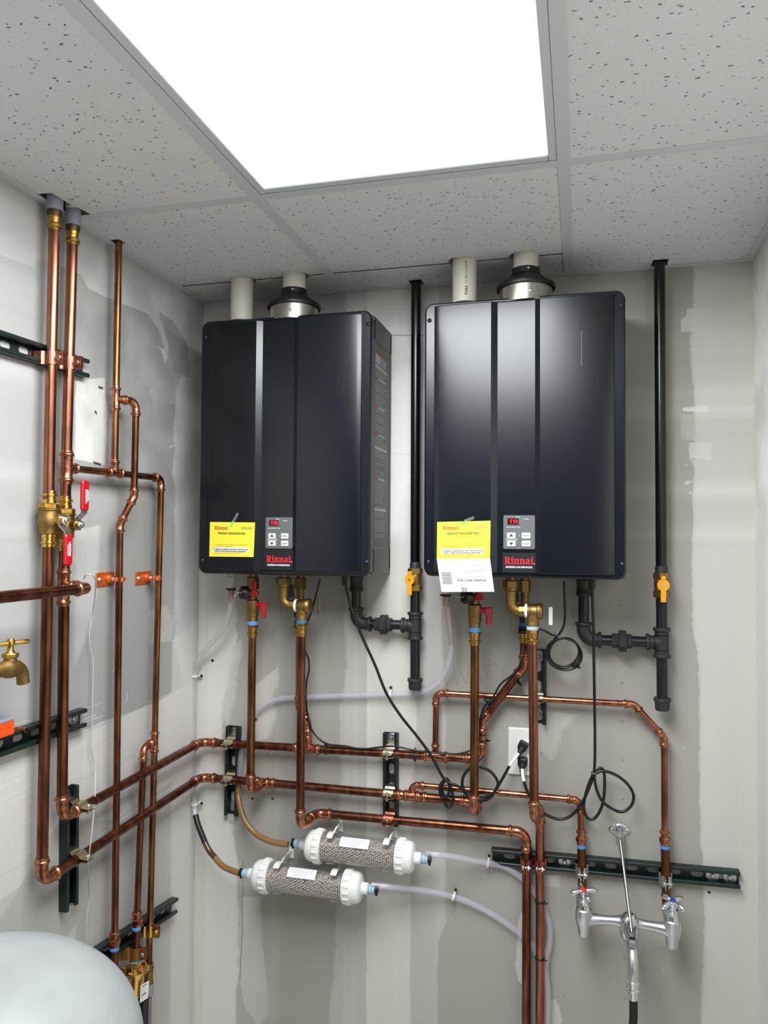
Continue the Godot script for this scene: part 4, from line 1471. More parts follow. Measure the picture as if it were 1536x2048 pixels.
	adapter(t, Vector3(0.04, 0.836, 0.36), -Y, RS, M.copper_fitting)
	s = st()
	ring(s, Vector3(0.04, 0.795, 0.362), Y, 0.0113, 0.008)
	part(t, "thread_tape", s, M.blue_tape)
	s = st()
	rod(s, Vector3(0.04, 0.793, 0.362), Vector3(0.04, 0.716, 0.364), 0.0107)
	part(t, "nipple", s, M.brown_nipple)
	# clamps on the left wall
	clamp_on("copper-coloured clamp high on the outer left riser", Vector3(0.033, 2.113, 0.699), Y, X, RL, M.copper_strap, M.zinc_yellow)
	clamp_on("copper-coloured clamp high on the second left riser", Vector3(0.033, 2.116, 0.642), Y, X, RL, M.copper_strap, M.zinc_yellow)
	clamp_on("zinc clamp on the upper copper run beside the left wall's upright channel", Vector3(0.033, 1.158, 0.579), Zv, X, RL, M.zinc_yellow, M.zinc)
	clamp_on("zinc clamp on the lower copper run across the left wall's upright channel", Vector3(0.033, 1.0505, 0.579), Zv, X, RL, M.zinc_yellow, M.zinc)
	clamp_on("yellowish zinc clamp on the thin pipe nearest the corner, low down", Vector3(0.033, 0.752, 0.29), Y, X, RS, M.brass_bright, M.zinc_yellow)
	clamp_on("brown clamp just above the brass regulator", Vector3(0.04, 0.738, 0.364), Y, X, 0.0108, M.brown_plate, M.zinc)
	clamp_on("brown clamp half hidden by the white tank's dome", Vector3(0.033, 0.728, 0.442), Y, X, 0.0108, M.brown_plate, M.zinc)
	hanger(Vector3(0, 1.646, 0.446), "orange split-ring pipe hanger on the jogged thin copper pipe")
	hanger(Vector3(0, 1.641, 0.2855), "orange split-ring pipe hanger on the thin pipe nearest the corner")
	regulator()


func hanger(c: Vector3, label: String):
	var X := Vector3(1, 0, 0)
	var t := thing("pipe_hanger", label, "pipe hanger", c)
	var s := st()
	ext(s, Transform3D(axes(Vector3(0, 0, -1), Vector3(0, 1, 0)), c + Vector3(0.0, 0, 0.012)), rrect(0.07, 0.033, 0.003), 0.0, 0.003, 0.0008)
	part(t, "wall_plate", s, M.orange_copper)
	for z in [0.036, -0.014]:
		var k := st()
		lathe(k, c + Vector3(0.003, 0, z), X, [Vector2(0, 0.0052), Vector2(0.002, 0.0052), Vector2(0.0042, 0.0035), Vector2(0.0044, 0.0001)], 6, true)
		part(t, "screw", k, M.zinc)
	var b := st()
	lathe(b, c + X * 0.003, X, [Vector2(0, 0.011), Vector2(0.004, 0.011), Vector2(0.006, 0.009), Vector2(0.011, 0.009)], 16)
	part(t, "boss", b, M.orange_copper)
	var n := st()
	hexnut(n, c + X * 0.014, c + X * 0.0195, 0.0075)
	rod(n, c + X * 0.008, c + X * 0.026, 0.0042, 10)
	part(t, "stud", n, M.zinc)
	var r := st()
	lathe(r, c + Vector3(0.033, -0.0055, 0), Vector3.UP, [Vector2(0, RS + 0.0008), Vector2(0, RS + 0.003), Vector2(0.011, RS + 0.003), Vector2(0.011, RS + 0.0008)], 24)
	for z in [-1.0, 1.0]:
		box(r, c + Vector3(0.033, 0, z * 0.0145), Vector3(0.008, 0.01, 0.009), 0.0015)
	part(t, "ring", r, M.orange_copper)


func regulator():
	var c := Vector3(0.04, 0.0, 0.364)
	var Y := Vector3.UP
	var t := thing("pressure_regulator", "brass bell-shaped pressure regulator with a hanging white tag beside the tank", "regulator", c + Y * 0.60)
	var s := st()
	ring(s, c + Y * 0.7225, Y, 0.0118, 0.007)
	part(t, "thread_tape", s, M.teal_tape)
	s = st()
	hexnut(s, c + Y * 0.719, c + Y * 0.704, 0.0145)
	lathe(s, c + Y * 0.705, -Y, [Vector2(0, 0.0115), Vector2(0.012, 0.0125), Vector2(0.018, 0.015)], 20)
	part(t, "inlet", s, M.zinc_yellow)
	s = st()
	lathe(s, c + Y * 0.704, -Y, [Vector2(0, 0.014), Vector2(0.002, 0.021), Vector2(0.004, 0.0295), Vector2(0.0055, 0.0318), Vector2(0.010, 0.0318), Vector2(0.0115, 0.030), Vector2(0.0135, 0.021), Vector2(0.05, 0.019), Vector2(0.075, 0.017), Vector2(0.1, 0.0135), Vector2(0.14, 0.0125)], 28)
	part(t, "bell", s, M.brass_bright)
	for k in 5:
		var a := TAU * k / 5 + 0.3
		var n := st()
		lathe(n, c + Vector3(cos(a) * 0.026, 0.7015, sin(a) * 0.026), Y, [Vector2(-0.004, 0.003), Vector2(0.001, 0.003), Vector2(0.002, 0.002)], 8)
		part(t, "bolt", n, M.brass)
	s = st()
	rod(s, c + Vector3(0.02, 0.63, -0.004), c + Vector3(0.02, 0.56, -0.004), 0.014)
	part(t, "outlet", s, M.black_steel)
	var rows := []
	for i in 9:
		rows.append([16 + i * 15, 10, rng.randi_range(50, 76), 5])
	var img := lines_image(90, 160, Color8(226, 224, 222), rows, Color8(110, 100, 100))
	img.fill_rect(Rect2i(16, 14, 54, 10), Color8(70, 66, 66))
	img.fill_rect(Rect2i(16, 96, 54, 9), Color8(120, 50, 50))
	var g := st()
	sheet(g, c + Vector3(0.026, 0.672, 0.016), c + Vector3(0.036, 0.674, -0.003), c + Vector3(0.034, 0.633, -0.003), c + Vector3(0.024, 0.630, 0.016), 0.0006)
	part(t, "tag", g, print_material("tag_print", img), "white printed tag")


# ---------------------------------------------------------------- copper on the back wall
func build_copper_back():
	var X := Vector3(1, 0, 0)
	var Y := Vector3.UP
	var Zv := Vector3(0, 0, 1)
	var cp: Material = M.copper_pipe
	var cb: Material = M.copper_bright
	var cd: Material = M.copper_dark
	var cf: Material = M.copper_fitting
	var zb := 0.033
	# lower run
	var t := thing("copper_pipe", "lower horizontal copper run on the back wall, from the corner to the right heater's riser", "copper pipe", Vector3(0.45, 1.04, zb))
	run(t, [Vector3(0.078, 1.0575, zb), Vector3(0.2235, 1.059, zb), Vector3(0.651, 1.061, zb), Vector3(0.8295, 1.061, zb), Vector3(0.8295, 1.061, 0.07)].filter(func(v): return v.x != 0.2235 and v.x != 0.651), RL, cp, cf)
	var s := st()
	tee(s, Vector3(0.2235, 1.059, zb), X, Zv, RL, RL)
	part(t, "tee", s, cf)
	s = st()
	rod(s, Vector3(0.632, 1.061, zb), Vector3(0.67, 1.061, zb), RL + 0.0014, 20)
	sock(s, Vector3(0.67, 1.061, zb), X, RL)
	sock(s, Vector3(0.632, 1.061, zb), -X, RL)
	part(t, "tee", s, cf)
	# branch to the faucet's left inlet
	t = thing("copper_pipe", "thin horizontal copper pipe just above the lower run, dropping to the faucet's left inlet", "copper pipe", Vector3(1.09, 0.87, zb))
	run(t, [Vector3(0.651, 1.064, zb), Vector3(0.651, 1.0905, zb), Vector3(1.086, 1.0905, zb), Vector3(1.088, 1.008, 0.036)], RS, cb, cf)
	inlet(t, Vector3(1.088, 1.02, 0.036), Vector3(1.0915, 0.84, 0.036))
	# left heater's hot riser
	t = thing("copper_pipe", "upright copper pipe under the left heater's first valve, left of its neighbour", "copper pipe", Vector3(0.2235, 1.06, 0.1))
	run(t, [Vector3(0.2235, 1.49, 0.115), Vector3(0.2235, 1.06, 0.115), Vector3(0.2235, 1.06, 0.07)], RL, cd, cf)
	# upper run and riser to the right heater's cold inlet
	t = thing("copper_pipe", "upper horizontal copper run ending in a slanted rise to the right heater", "copper pipe", Vector3(0.45, 1.14, zb))
	run(t, [Vector3(0.078, 1.158, zb), Vector3(0.838, 1.173, zb), Vector3(0.838, 1.272, 0.034), Vector3(0.946, 1.42, 0.04), Vector3(0.9475, 1.492, 0.04)], RL, cp, cf)
	s = st()
	tee(s, Vector3(0.355, 1.1635, zb), X, Y, RL, RL)
	part(t, "tee", s, cf)
	s = st()
	tee(s, Vector3(0.715, 1.1705, zb), X, Y, RL, RS)
	part(t, "tee", s, cf)
	s = st()
	rod(s, Vector3(0.838, 1.222, zb), Vector3(0.838, 1.236, zb), RL + 0.0016, 20)
	part(t, "coupling", s, cf)
	# left heater's cold riser, behind the front one
	t = thing("copper_pipe", "copper offset pipe mostly hidden behind the left heater's front riser", "copper pipe", Vector3(0.355, 1.19, zb))
	run(t, [Vector3(0.355, 1.185, zb), Vector3(0.3545, 1.235, zb), Vector3(0.341, 1.285, 0.06), Vector3(0.341, 1.50, 0.062)], RL, cd, cf)
	# branch to the faucet's right inlet
	t = thing("copper_pipe", "thin copper pipe looping up and right, then dropping to the faucet's right inlet", "copper pipe", Vector3(1.28, 0.87, zb))
	run(t, [Vector3(0.715, 1.19, zb), Vector3(0.716, 1.337, zb), Vector3(1.215, 1.3385, zb), Vector3(1.286, 1.262, zb), Vector3(1.286, 1.02, 0.036)], RS, cb, cf)
	inlet(t, Vector3(1.286, 1.04, 0.036), Vector3(1.29, 0.84, 0.036))
	# left heater's front riser, third run and drop
	t = thing("copper_pipe", "left heater's front riser continuing as the lowest horizontal copper run and a floor drop", "copper pipe", Vector3(0.5, 0.95, 0.05))
	run(t, [Vector3(0.3755, 1.5, 0.14), Vector3(0.377, 0.99, 0.14), Vector3(0.382, 0.99, zb), Vector3(0.9525, 0.997, zb), Vector3(0.9525, 0.02, zb)], RL, cp, cf)
	# right heater's hot riser
	t = thing("copper_pipe", "upright copper pipe under the right heater's first valve, meeting the lower run", "copper pipe", Vector3(0.8295, 1.06, 0.1))
	run(t, [Vector3(0.8295, 1.49, 0.115), Vector3(0.8295, 1.061, 0.115), Vector3(0.8295, 1.061, 0.07)], RL, cd, cf)
	# right heater's front riser and drop
	t = thing("copper_pipe", "front riser under the right heater's brass tee, stepping back and dropping to the floor", "copper pipe", Vector3(0.98, 1.0, 0.1))
	run(t, [Vector3(0.974, 1.5, 0.14), Vector3(0.9785, 1.068, 0.14), Vector3(0.9865, 1.066, zb), Vector3(0.9865, 0.02, zb)], RL, cb, cf)
	# clamps
	var n := 0
	for q in [[0.1205, 1.1588, "zinc clamp on the upper copper run at the corner-side channel"], [0.1205, 1.0578, "zinc clamp on the lower copper run at the corner-side channel"], [0.588, 1.168, "zinc clamp on the upper copper run at the middle channel"], [0.589, 1.0606, "zinc clamp on the lower copper run at the middle channel"]]:
		clamp_on(q[2], Vector3(q[0], q[1], zb), X, Zv, RL, M.zinc_yellow, M.zinc)
	clamp_on("copper-coloured clamp on the third copper run at the middle channel", Vector3(0.5895, 0.9925, zb), X, Zv, RL, M.copper_strap, M.zinc_yellow)
	clamp_on("zinc clamp on the thin pipe beside the right heater's front riser", Vector3(0.981, 1.338, zb), X, Zv, RS, M.zinc_yellow, M.zinc)
	clamp_on("copper clamp on the left one of two floor drops at the long channel", Vector3(0.9525, 0.916, zb), Y, Zv, RL, M.copper_strap, M.zinc)
	clamp_on("copper clamp on the right one of two floor drops at the long channel", Vector3(0.9865, 0.917, zb), Y, Zv, RL, M.copper_strap, M.zinc)
	clamp_on("bright zinc clamp above the faucet's red-marked handle", Vector3(1.09, 0.915, 0.036), Y, Zv, 0.0108, M.zinc, M.zinc)
	clamp_on("bright zinc clamp above the faucet's blue-marked handle", Vector3(1.2885, 0.917, 0.036), Y, Zv, 0.0108, M.zinc, M.zinc)
	# heater connections
	for i in 2:
		var o := Vector3(0.112, 1.651, 0) if i == 0 else Vector3(0.718, 1.656, 0)
		var who := "left" if i == 0 else "right"
		hot_valve(Vector3(0.2235 if i == 0 else 0.8295, o.y, 0.115), who, i)
		cold_tee(o, Vector3(0.3755 if i == 0 else 0.974, o.y, 0.14), who, i)
		cold_valve(Vector3(0.341 if i == 0 else 0.948, o.y, 0.062 if i == 0 else 0.04), who, i)


func inlet(t: Node3D, a: Vector3, b: Vector3):
	var d := (b - a).normalized()
	adapter(t, a, d, RS, M.copper_fitting)
	var s := st()
	ring(s, a + d * 0.042, d, 0.0113, 0.009)
	part(t, "thread_tape", s, M.blue_tape)
	s = st()
	rod(s, a + d * 0.045, b, 0.0107)
	part(t, "nipple", s, M.brown_nipple)


func hot_valve(p: Vector3, who: String, i: int):
	# service valve under the heater: union nut, two red handles, hexagon, tape, press adapter
	var D := Vector3.DOWN
	var t := thing("service_valve", "brass service valve with two red handles under the %s heater" % who, "valve", p + D * 0.17)
	var s := st()
	hexnut(s, p + D * 0.012, p + D * 0.046, 0.0165)
	lathe(s, p + D * -0.005, D, [Vector2(0, 0.011), Vector2(0.02, 0.011)], 16)
	part(t, "union_nut", s, M.brass_cast)
	s = st()
	lathe(s, p + D * 0.044, D, [Vector2(0, 0.0115), Vector2(0.028, 0.012), Vector2(0.032, 0.0175), Vector2(0.058, 0.0178), Vector2(0.060, 0.0165), Vector2(0.074, 0.0165), Vector2(0.076, 0.0145), Vector2(0.088, 0.0145)], 24)
	hexnut(s, p + D * 0.104, p + D * 0.118, 0.0158)
	part(t, "body", s, M.brass_cast)
	s = st()
	ring(s, p + D * 0.1375, D, 0.0148, 0.011)
	part(t, "thread_tape", s, M.blue_tape)
	s = st()
	hexnut(s, p + D * 0.142, p + D * 0.150, 0.0158)
	press_end(s, p + D * 0.149, D, RL)
	part(t, "press_adapter", s, M.brass)
	# handles
	var up := st()
	var h := p + Vector3(0.0135, -0.055, 0.012)
	ext(up, Transform3D(Basis(), h + Vector3(0, 0.008, 0.004)), pv("-0.0085,-0.016 0.0085,-0.016 0.0105,-0.004 0.006,0.0 0.005,0.026 -0.005,0.026 -0.006,0.0 -0.0105,-0.004"), 0.0, 0.009, 0.002, true)
	lathe(up, h + Vector3(0, 0, -0.01), Vector3(0, 0, 1), [Vector2(0, 0.006), Vector2(0.02, 0.006)], 12)
	part(t, "handle", up, M.red_vinyl)
	var dn := st()
	var e := p + Vector3(0.0305, -0.088, 0.004)
	ext(dn, Transform3D(axes(Vector3(0.9, 0, -0.44), Vector3(0, 1, 0)), e + Vector3(0.004, -0.006, 0)), pv("-0.0095,0.0135 -0.0095,-0.004 -0.0055,-0.008 -0.0055,-0.028 0.0065,-0.028 0.0065,-0.006 0.0095,0.0 0.0095,0.0115 0.006,0.0145"), -0.004, 0.006, 0.002, true)
	lathe(dn, p + Vector3(0.012, -0.087, 0.004), Vector3(1, 0, 0), [Vector2(0, 0.0085), Vector2(0.006, 0.0085), Vector2(0.008, 0.006), Vector2(0.02, 0.006)], 14)
	part(t, "handle", dn, M.red_vinyl)
	# purge cap on a side arm with its strap
	var k := st()
	var side := Vector3(-0.75, 0.1, 0.66).normalized()
	var q := p + Vector3(0, -0.057, 0)
	rod(k, q, q + side * 0.017, 0.009)
	part(t, "drain_port", k, M.brass_cast)
	k = st()
	lathe(k, q + side * 0.014, side, [Vector2(0, 0.0155), Vector2(0.002, 0.0178), Vector2(0.018, 0.0178), Vector2(0.0205, 0.0155), Vector2(0.019, 0.008), Vector2(0.017, 0.006), Vector2(0.017, 0.0001)], 20)
	part(t, "drain_cap", k, M.black_plastic, "black round drain cap")
	k = st()
	tube(k, spl([q + side * 0.028, q + side * 0.034 + Vector3(-0.01, -0.002, 0), q + side * 0.032 + Vector3(-0.022, -0.012 if i == 0 else 0.0, 0)], 5), 0.0022, 8)
	part(t, "strap", k, M.hose_clear)


func cold_tee(o: Vector3, p: Vector3, who: String, i: int):
	# union nut, pipe bending right into a brass tee whose branch drops to the front riser
	var D := Vector3.DOWN
	var X := Vector3(1, 0, 0)
	var t := thing("brass_tee", "brass elbow and tee with a white sealing ring under the %s heater" % who, "pipe fitting", p + D * 0.17)
	var c := Vector3(p.x - 0.052, p.y, p.z)
	var s := st()
	lathe(s, c + D * -0.005, D, [Vector2(0, 0.0125), Vector2(0.03, 0.0125)], 16)
	hexnut(s, c + D * 0.010, c + D * 0.028, 0.0215)
	lathe(s, c + D * 0.028, D, [Vector2(0, 0.0165), Vector2(0.007, 0.0165), Vector2(0.009, 0.0135)], 20)
	part(t, "union_nut", s, M.brass_cast)
	s = st()
	var pts := [c + D * 0.03, c + D * 0.06]
	for k in 8:
		var a := PI / 2 * (k + 1) / 8
		pts.append(c + D * (0.062 + sin(a) * 0.022) + X * (1.0 - cos(a)) * 0.022)
	pts.append(c + D * 0.084 + X * 0.034)
	tube(s, pts, 0.0132, 20)
	lathe(s, c + D * 0.084 + X * 0.018, X, [Vector2(0, 0.0125), Vector2(0.002, 0.0152), Vector2(0.017, 0.0152)], 8, true)
	part(t, "elbow_pipe", s, M.brass_cast)
	s = st()
	ring(s, c + D * 0.084 + X * 0.0365, X, 0.0172, 0.0065)
	part(t, "sealing_ring", s, M.white_tape)
	s = st()
	var m := p + D * 0.084
	lathe(s, m - X * 0.012, X, [Vector2(0, 0.0165), Vector2(0.004, 0.0165), Vector2(0.006, 0.0178), Vector2(0.022, 0.0178), Vector2(0.024, 0.0198), Vector2(0.034, 0.0198), Vector2(0.036, 0.018), Vector2(0.037, 0.0145)], 22)
	lathe(s, m, D, [Vector2(0, 0.0155), Vector2(0.022, 0.0152), Vector2(0.026, 0.0148), Vector2(0.030, 0.0156), Vector2(0.036, 0.0156)], 22)
	part(t, "tee", s, M.brass_cast)
	s = st()
	ring(s, m + D * 0.041, D, 0.0148, 0.01)
	part(t, "thread_tape", s, M.teal_tape if i == 0 else M.pale_blue)
	s = st()
	hexnut(s, m + D * 0.045, m + D * 0.054, 0.0162)
	press_end(s, m + D * 0.053, D, RL)
	part(t, "press_adapter", s, M.brass)
	# flat tag hanging by the plugged side
	var g := st()
	ext(g, Transform3D(axes(Vector3(0.85, 0, 0.5), Vector3(0, 1, 0)), m + Vector3(0.043, 0.0 if i == 0 else -0.012, -0.012)), rrect(0.0105, 0.044, 0.003), 0.0, 0.0016, 0.0004)
	part(t, "flat_lever", g, M.zinc if i == 0 else M.white_plastic)


func cold_valve(p: Vector3, who: String, i: int):
	var D := Vector3.DOWN
	var t := thing("service_valve", "brass cold service valve with a blue handle behind the %s heater's brass tee" % who, "valve", p + D * 0.17)
	var s := st()
	lathe(s, p + D * -0.005, D, [Vector2(0, 0.011), Vector2(0.03, 0.011)], 16)
	hexnut(s, p + D * 0.014, p + D * 0.046, 0.0155)
	lathe(s, p + D * 0.046, D, [Vector2(0, 0.0105), Vector2(0.03, 0.0105), Vector2(0.033, 0.0165), Vector2(0.064, 0.0165), Vector2(0.066, 0.013), Vector2(0.085, 0.013)], 20)
	part(t, "body", s, M.brass_cast)
	s = st()
	var e := p + Vector3(-0.02, -0.055, 0.016)
	ext(s, Transform3D(Basis(), e), pv("-0.008,-0.014 0.008,-0.014 0.006,0.0 0.0045,0.022 -0.0045,0.022 -0.006,0.0"), -0.004, 0.006, 0.0018, true)
	part(t, "handle", s, M.blue_vinyl)
	s = st()
	ext(s, Transform3D(Basis(), p + Vector3(-0.004, -0.1, 0.016)), pv("-0.011,0.014 0.011,0.014 0.009,0.004 0.0055,-0.022 -0.0055,-0.022 -0.009,0.004"), -0.004, 0.006, 0.0018, true)
	part(t, "handle", s, M.blue_vinyl)
	if i == 1:
		s = st()
		lathe(s, p + Vector3(-0.018, -0.06, 0.02), Vector3(-1, 0, 0.25), [Vector2(0, 0.013), Vector2(0.003, 0.0155), Vector2(0.016, 0.0155), Vector2(0.019, 0.0125), Vector2(0.0195, 0.0001)], 18)
		part(t, "drain_cap", s, M.black_plastic, "black round drain cap")
	s = st()
	ring(s, p + D * 0.128, D, 0.0138, 0.01)
	part(t, "thread_tape", s, M.teal_tape)
	s = st()
	hexnut(s, p + D * 0.132, p + D * 0.142, 0.0158)
	ring(s, p + D * 0.147, D, 0.0165, 0.008)
	part(t, "dark_union", s, M.black_plastic)
	s = st()
	press_end(s, p + D * 0.148, D, RL)
	part(t, "press_adapter", s, M.brass)


# ---------------------------------------------------------------- gas lines
func build_gas():
	gas_line(Vector3(0.6565, 2.44, 0.04), Vector3(0.6605, 1.357, 0.04), 1.637, 1.514, Vector3(0.4955, 1.651, 0.05), 0.574, "left", -0.3)
	gas_line(Vector3(1.279, 2.44, 0.045), Vector3(1.281, 1.3435, 0.045), 1.637, 1.4955, Vector3(1.095, 1.656, 0.052), 1.188, "right", 0.05)


func gas_line(top: Vector3, low: Vector3, yv: float, yt: float, port: Vector3, xu: float, who: String, twist: float):
	var r := 0.01335
	var D := Vector3.DOWN
	var X := Vector3(1, 0, 0)
	var at := func(y: float) -> Vector3: return top.lerp(low, (top.y - y) / (top.y - low.y))
	var valve: Vector3 = at.call(yv)
	var tc: Vector3 = at.call(yt)
	# drop from the ceiling
	var t := thing("gas_pipe", "glossy black gas pipe dropping from the ceiling to the %s yellow-levered valve" % who, "gas pipe", valve + Vector3.UP * 0.03)
	var s := st()
	rod(s, top + Vector3.UP * 0.15, valve + Vector3.UP * 0.015, r, 20)
	part(t, "pipe", s, M.black_paint)
	s = st()
	lathe(s, valve + Vector3.UP * 0.046, D, [Vector2(0, r), Vector2(0.004, r + 0.0018), Vector2(0.02, r + 0.0018)], 18)
	part(t, "thread", s, M.cast_iron)
	# valve
	t = thing("gas_valve", "brass gas valve with a yellow lever on the %s black pipe" % who, "valve", valve + D * 0.035)
	s = st()
	hexnut(s, valve + Vector3.UP * 0.030, valve + Vector3.UP * 0.014, 0.0205)
	lathe(s, valve + Vector3.UP * 0.016, D, [Vector2(0, 0.0165), Vector2(0.006, 0.0178), Vector2(0.026, 0.0178), Vector2(0.032, 0.0165)], 20)
	hexnut(s, valve + D * 0.014, valve + D * 0.031, 0.0205)
	part(t, "body", s, M.brass_cast)
	var out := Vector3(sin(twist), 0, cos(twist))
	var b := Basis(Vector3.UP, twist)
	s = st()
	lathe(s, valve + out * 0.012, out, [Vector2(0, 0.0095), Vector2(0.014, 0.0085)], 16)
	part(t, "stem", s, M.brass_cast)
	var hc := valve + out * 0.027 + Vector3(0, 0.001, 0)
	s = st()
	lathe(s, hc, out, [Vector2(0, 0.0078), Vector2(0, 0.0142), Vector2(0.005, 0.0142), Vector2(0.005, 0.0078)], 24)
	ext(s, Transform3D(b, hc + Vector3(0, 0.0165, 0)), rrect(0.011, 0.011, 0.002), 0.0, 0.005, 0.0012, true)
	ext(s, Transform3D(b, hc + Vector3(0, -0.0265, 0)), rrect(0.0125, 0.03, 0.002), 0.0, 0.0055, 0.0012, true)
	part(t, "lever", s, M.yellow_vinyl)
	s = st()
	hexnut(s, hc - out * 0.001, hc + out * 0.004, 0.0066)
	rod(s, hc, hc + out * 0.0065, 0.0032, 10)
	part(t, "nut", s, M.zinc)
	# tee with drip leg
	t = thing("gas_drip_leg", "black iron tee and capped drip leg below the %s gas valve" % who, "pipe fitting", low + D * 0.02)
	s = st()
	rod(s, valve + D * 0.028, tc + Vector3.UP * 0.02, r, 20)
	part(t, "nipple", s, M.black_steel)
	s = st()
	tee(s, tc, (top - low).normalized(), -X, r, r, "thread")
	part(t, "tee", s, M.cast_iron)
	s = st()
	rod(s, tc + D * 0.02, low + Vector3.UP * 0.012, r, 20)
	part(t, "nipple", s, M.black_steel)
	s = st()
	lathe(s, low + Vector3.UP * 0.018, D, [Vector2(0, r), Vector2(0.001, r * 1.5), Vector2(0.008, r * 1.56), Vector2(0.009, r * 1.34), Vector2(0.026, r * 1.3), Vector2(0.031, r * 1.15), Vector2(0.0325, 0.0001)], 20)
	part(t, "cap", s, M.cast_iron)
	# horizontal leg to the heater: nipples, union, elbow, coupling
	t = thing("gas_pipe", "black iron elbow, union and nipples joining the %s heater to its gas tee" % who, "gas pipe", Vector3(port.x, yt - 0.03, port.z))
	var y := tc.y
	var z := tc.z
	var c := Vector3(port.x, y, z)
	s = st()
	elbow(s, c, D, X, r, "thread")
	part(t, "elbow", s, M.cast_iron)
	s = st()
	rod(s, Vector3(port.x, port.y - 0.045, z), c + Vector3.UP * 0.02, r, 20)
	part(t, "nipple", s, M.black_steel)
	s = st()
	rod(s, c + X * 0.02, Vector3(xu - 0.015, y, z), r, 20)
	part(t, "nipple", s, M.black_steel)
	s = st()
	rod(s, Vector3(xu + 0.015, y, z), tc - X * 0.018, r, 20)
	part(t, "nipple", s, M.black_steel)
	s = st()
	cham(s, Vector3(xu - 0.0255, y, z), Vector3(xu - 0.008, y, z), 0.0185, 0.001, 8, true, 0.39)
	cham(s, Vector3(xu - 0.009, y, z), Vector3(xu + 0.0095, y, z), 0.0275, 0.0016, 8, true, 0.39)
	cham(s, Vector3(xu + 0.009, y, z), Vector3(xu + 0.022, y, z), 0.0185, 0.001, 8, true, 0.39)
	part(t, "union", s, M.cast_iron)
	s = st()
	lathe(s, Vector3(port.x, port.y - 0.008, z), D, [Vector2(0, 0.0165), Vector2(0.002, 0.0188), Vector2(0.008, 0.0188), Vector2(0.010, 0.0172), Vector2(0.031, 0.0172), Vector2(0.033, 0.0188), Vector2(0.042, 0.0188), Vector2(0.043, 0.014)], 20)
	part(t, "coupling", s, M.cast_iron)
	s = st()
	rod(s, Vector3(port.x, port.y + 0.006, z), Vector3(port.x, port.y - 0.01, z), 0.0135, 16)
	part(t, "inlet", s, M.zinc)


# ---------------------------------------------------------------- condensate filters
func build_filters():
	filter(Vector3(0.3695, 0.918, 0.072), Vector3(0.6705, 0.9165, 0.072), "upper", 0)
	filter(Vector3(0.2255, 0.8285, 0.088), Vector3(0.533, 0.829, 0.088), "lower", 1)


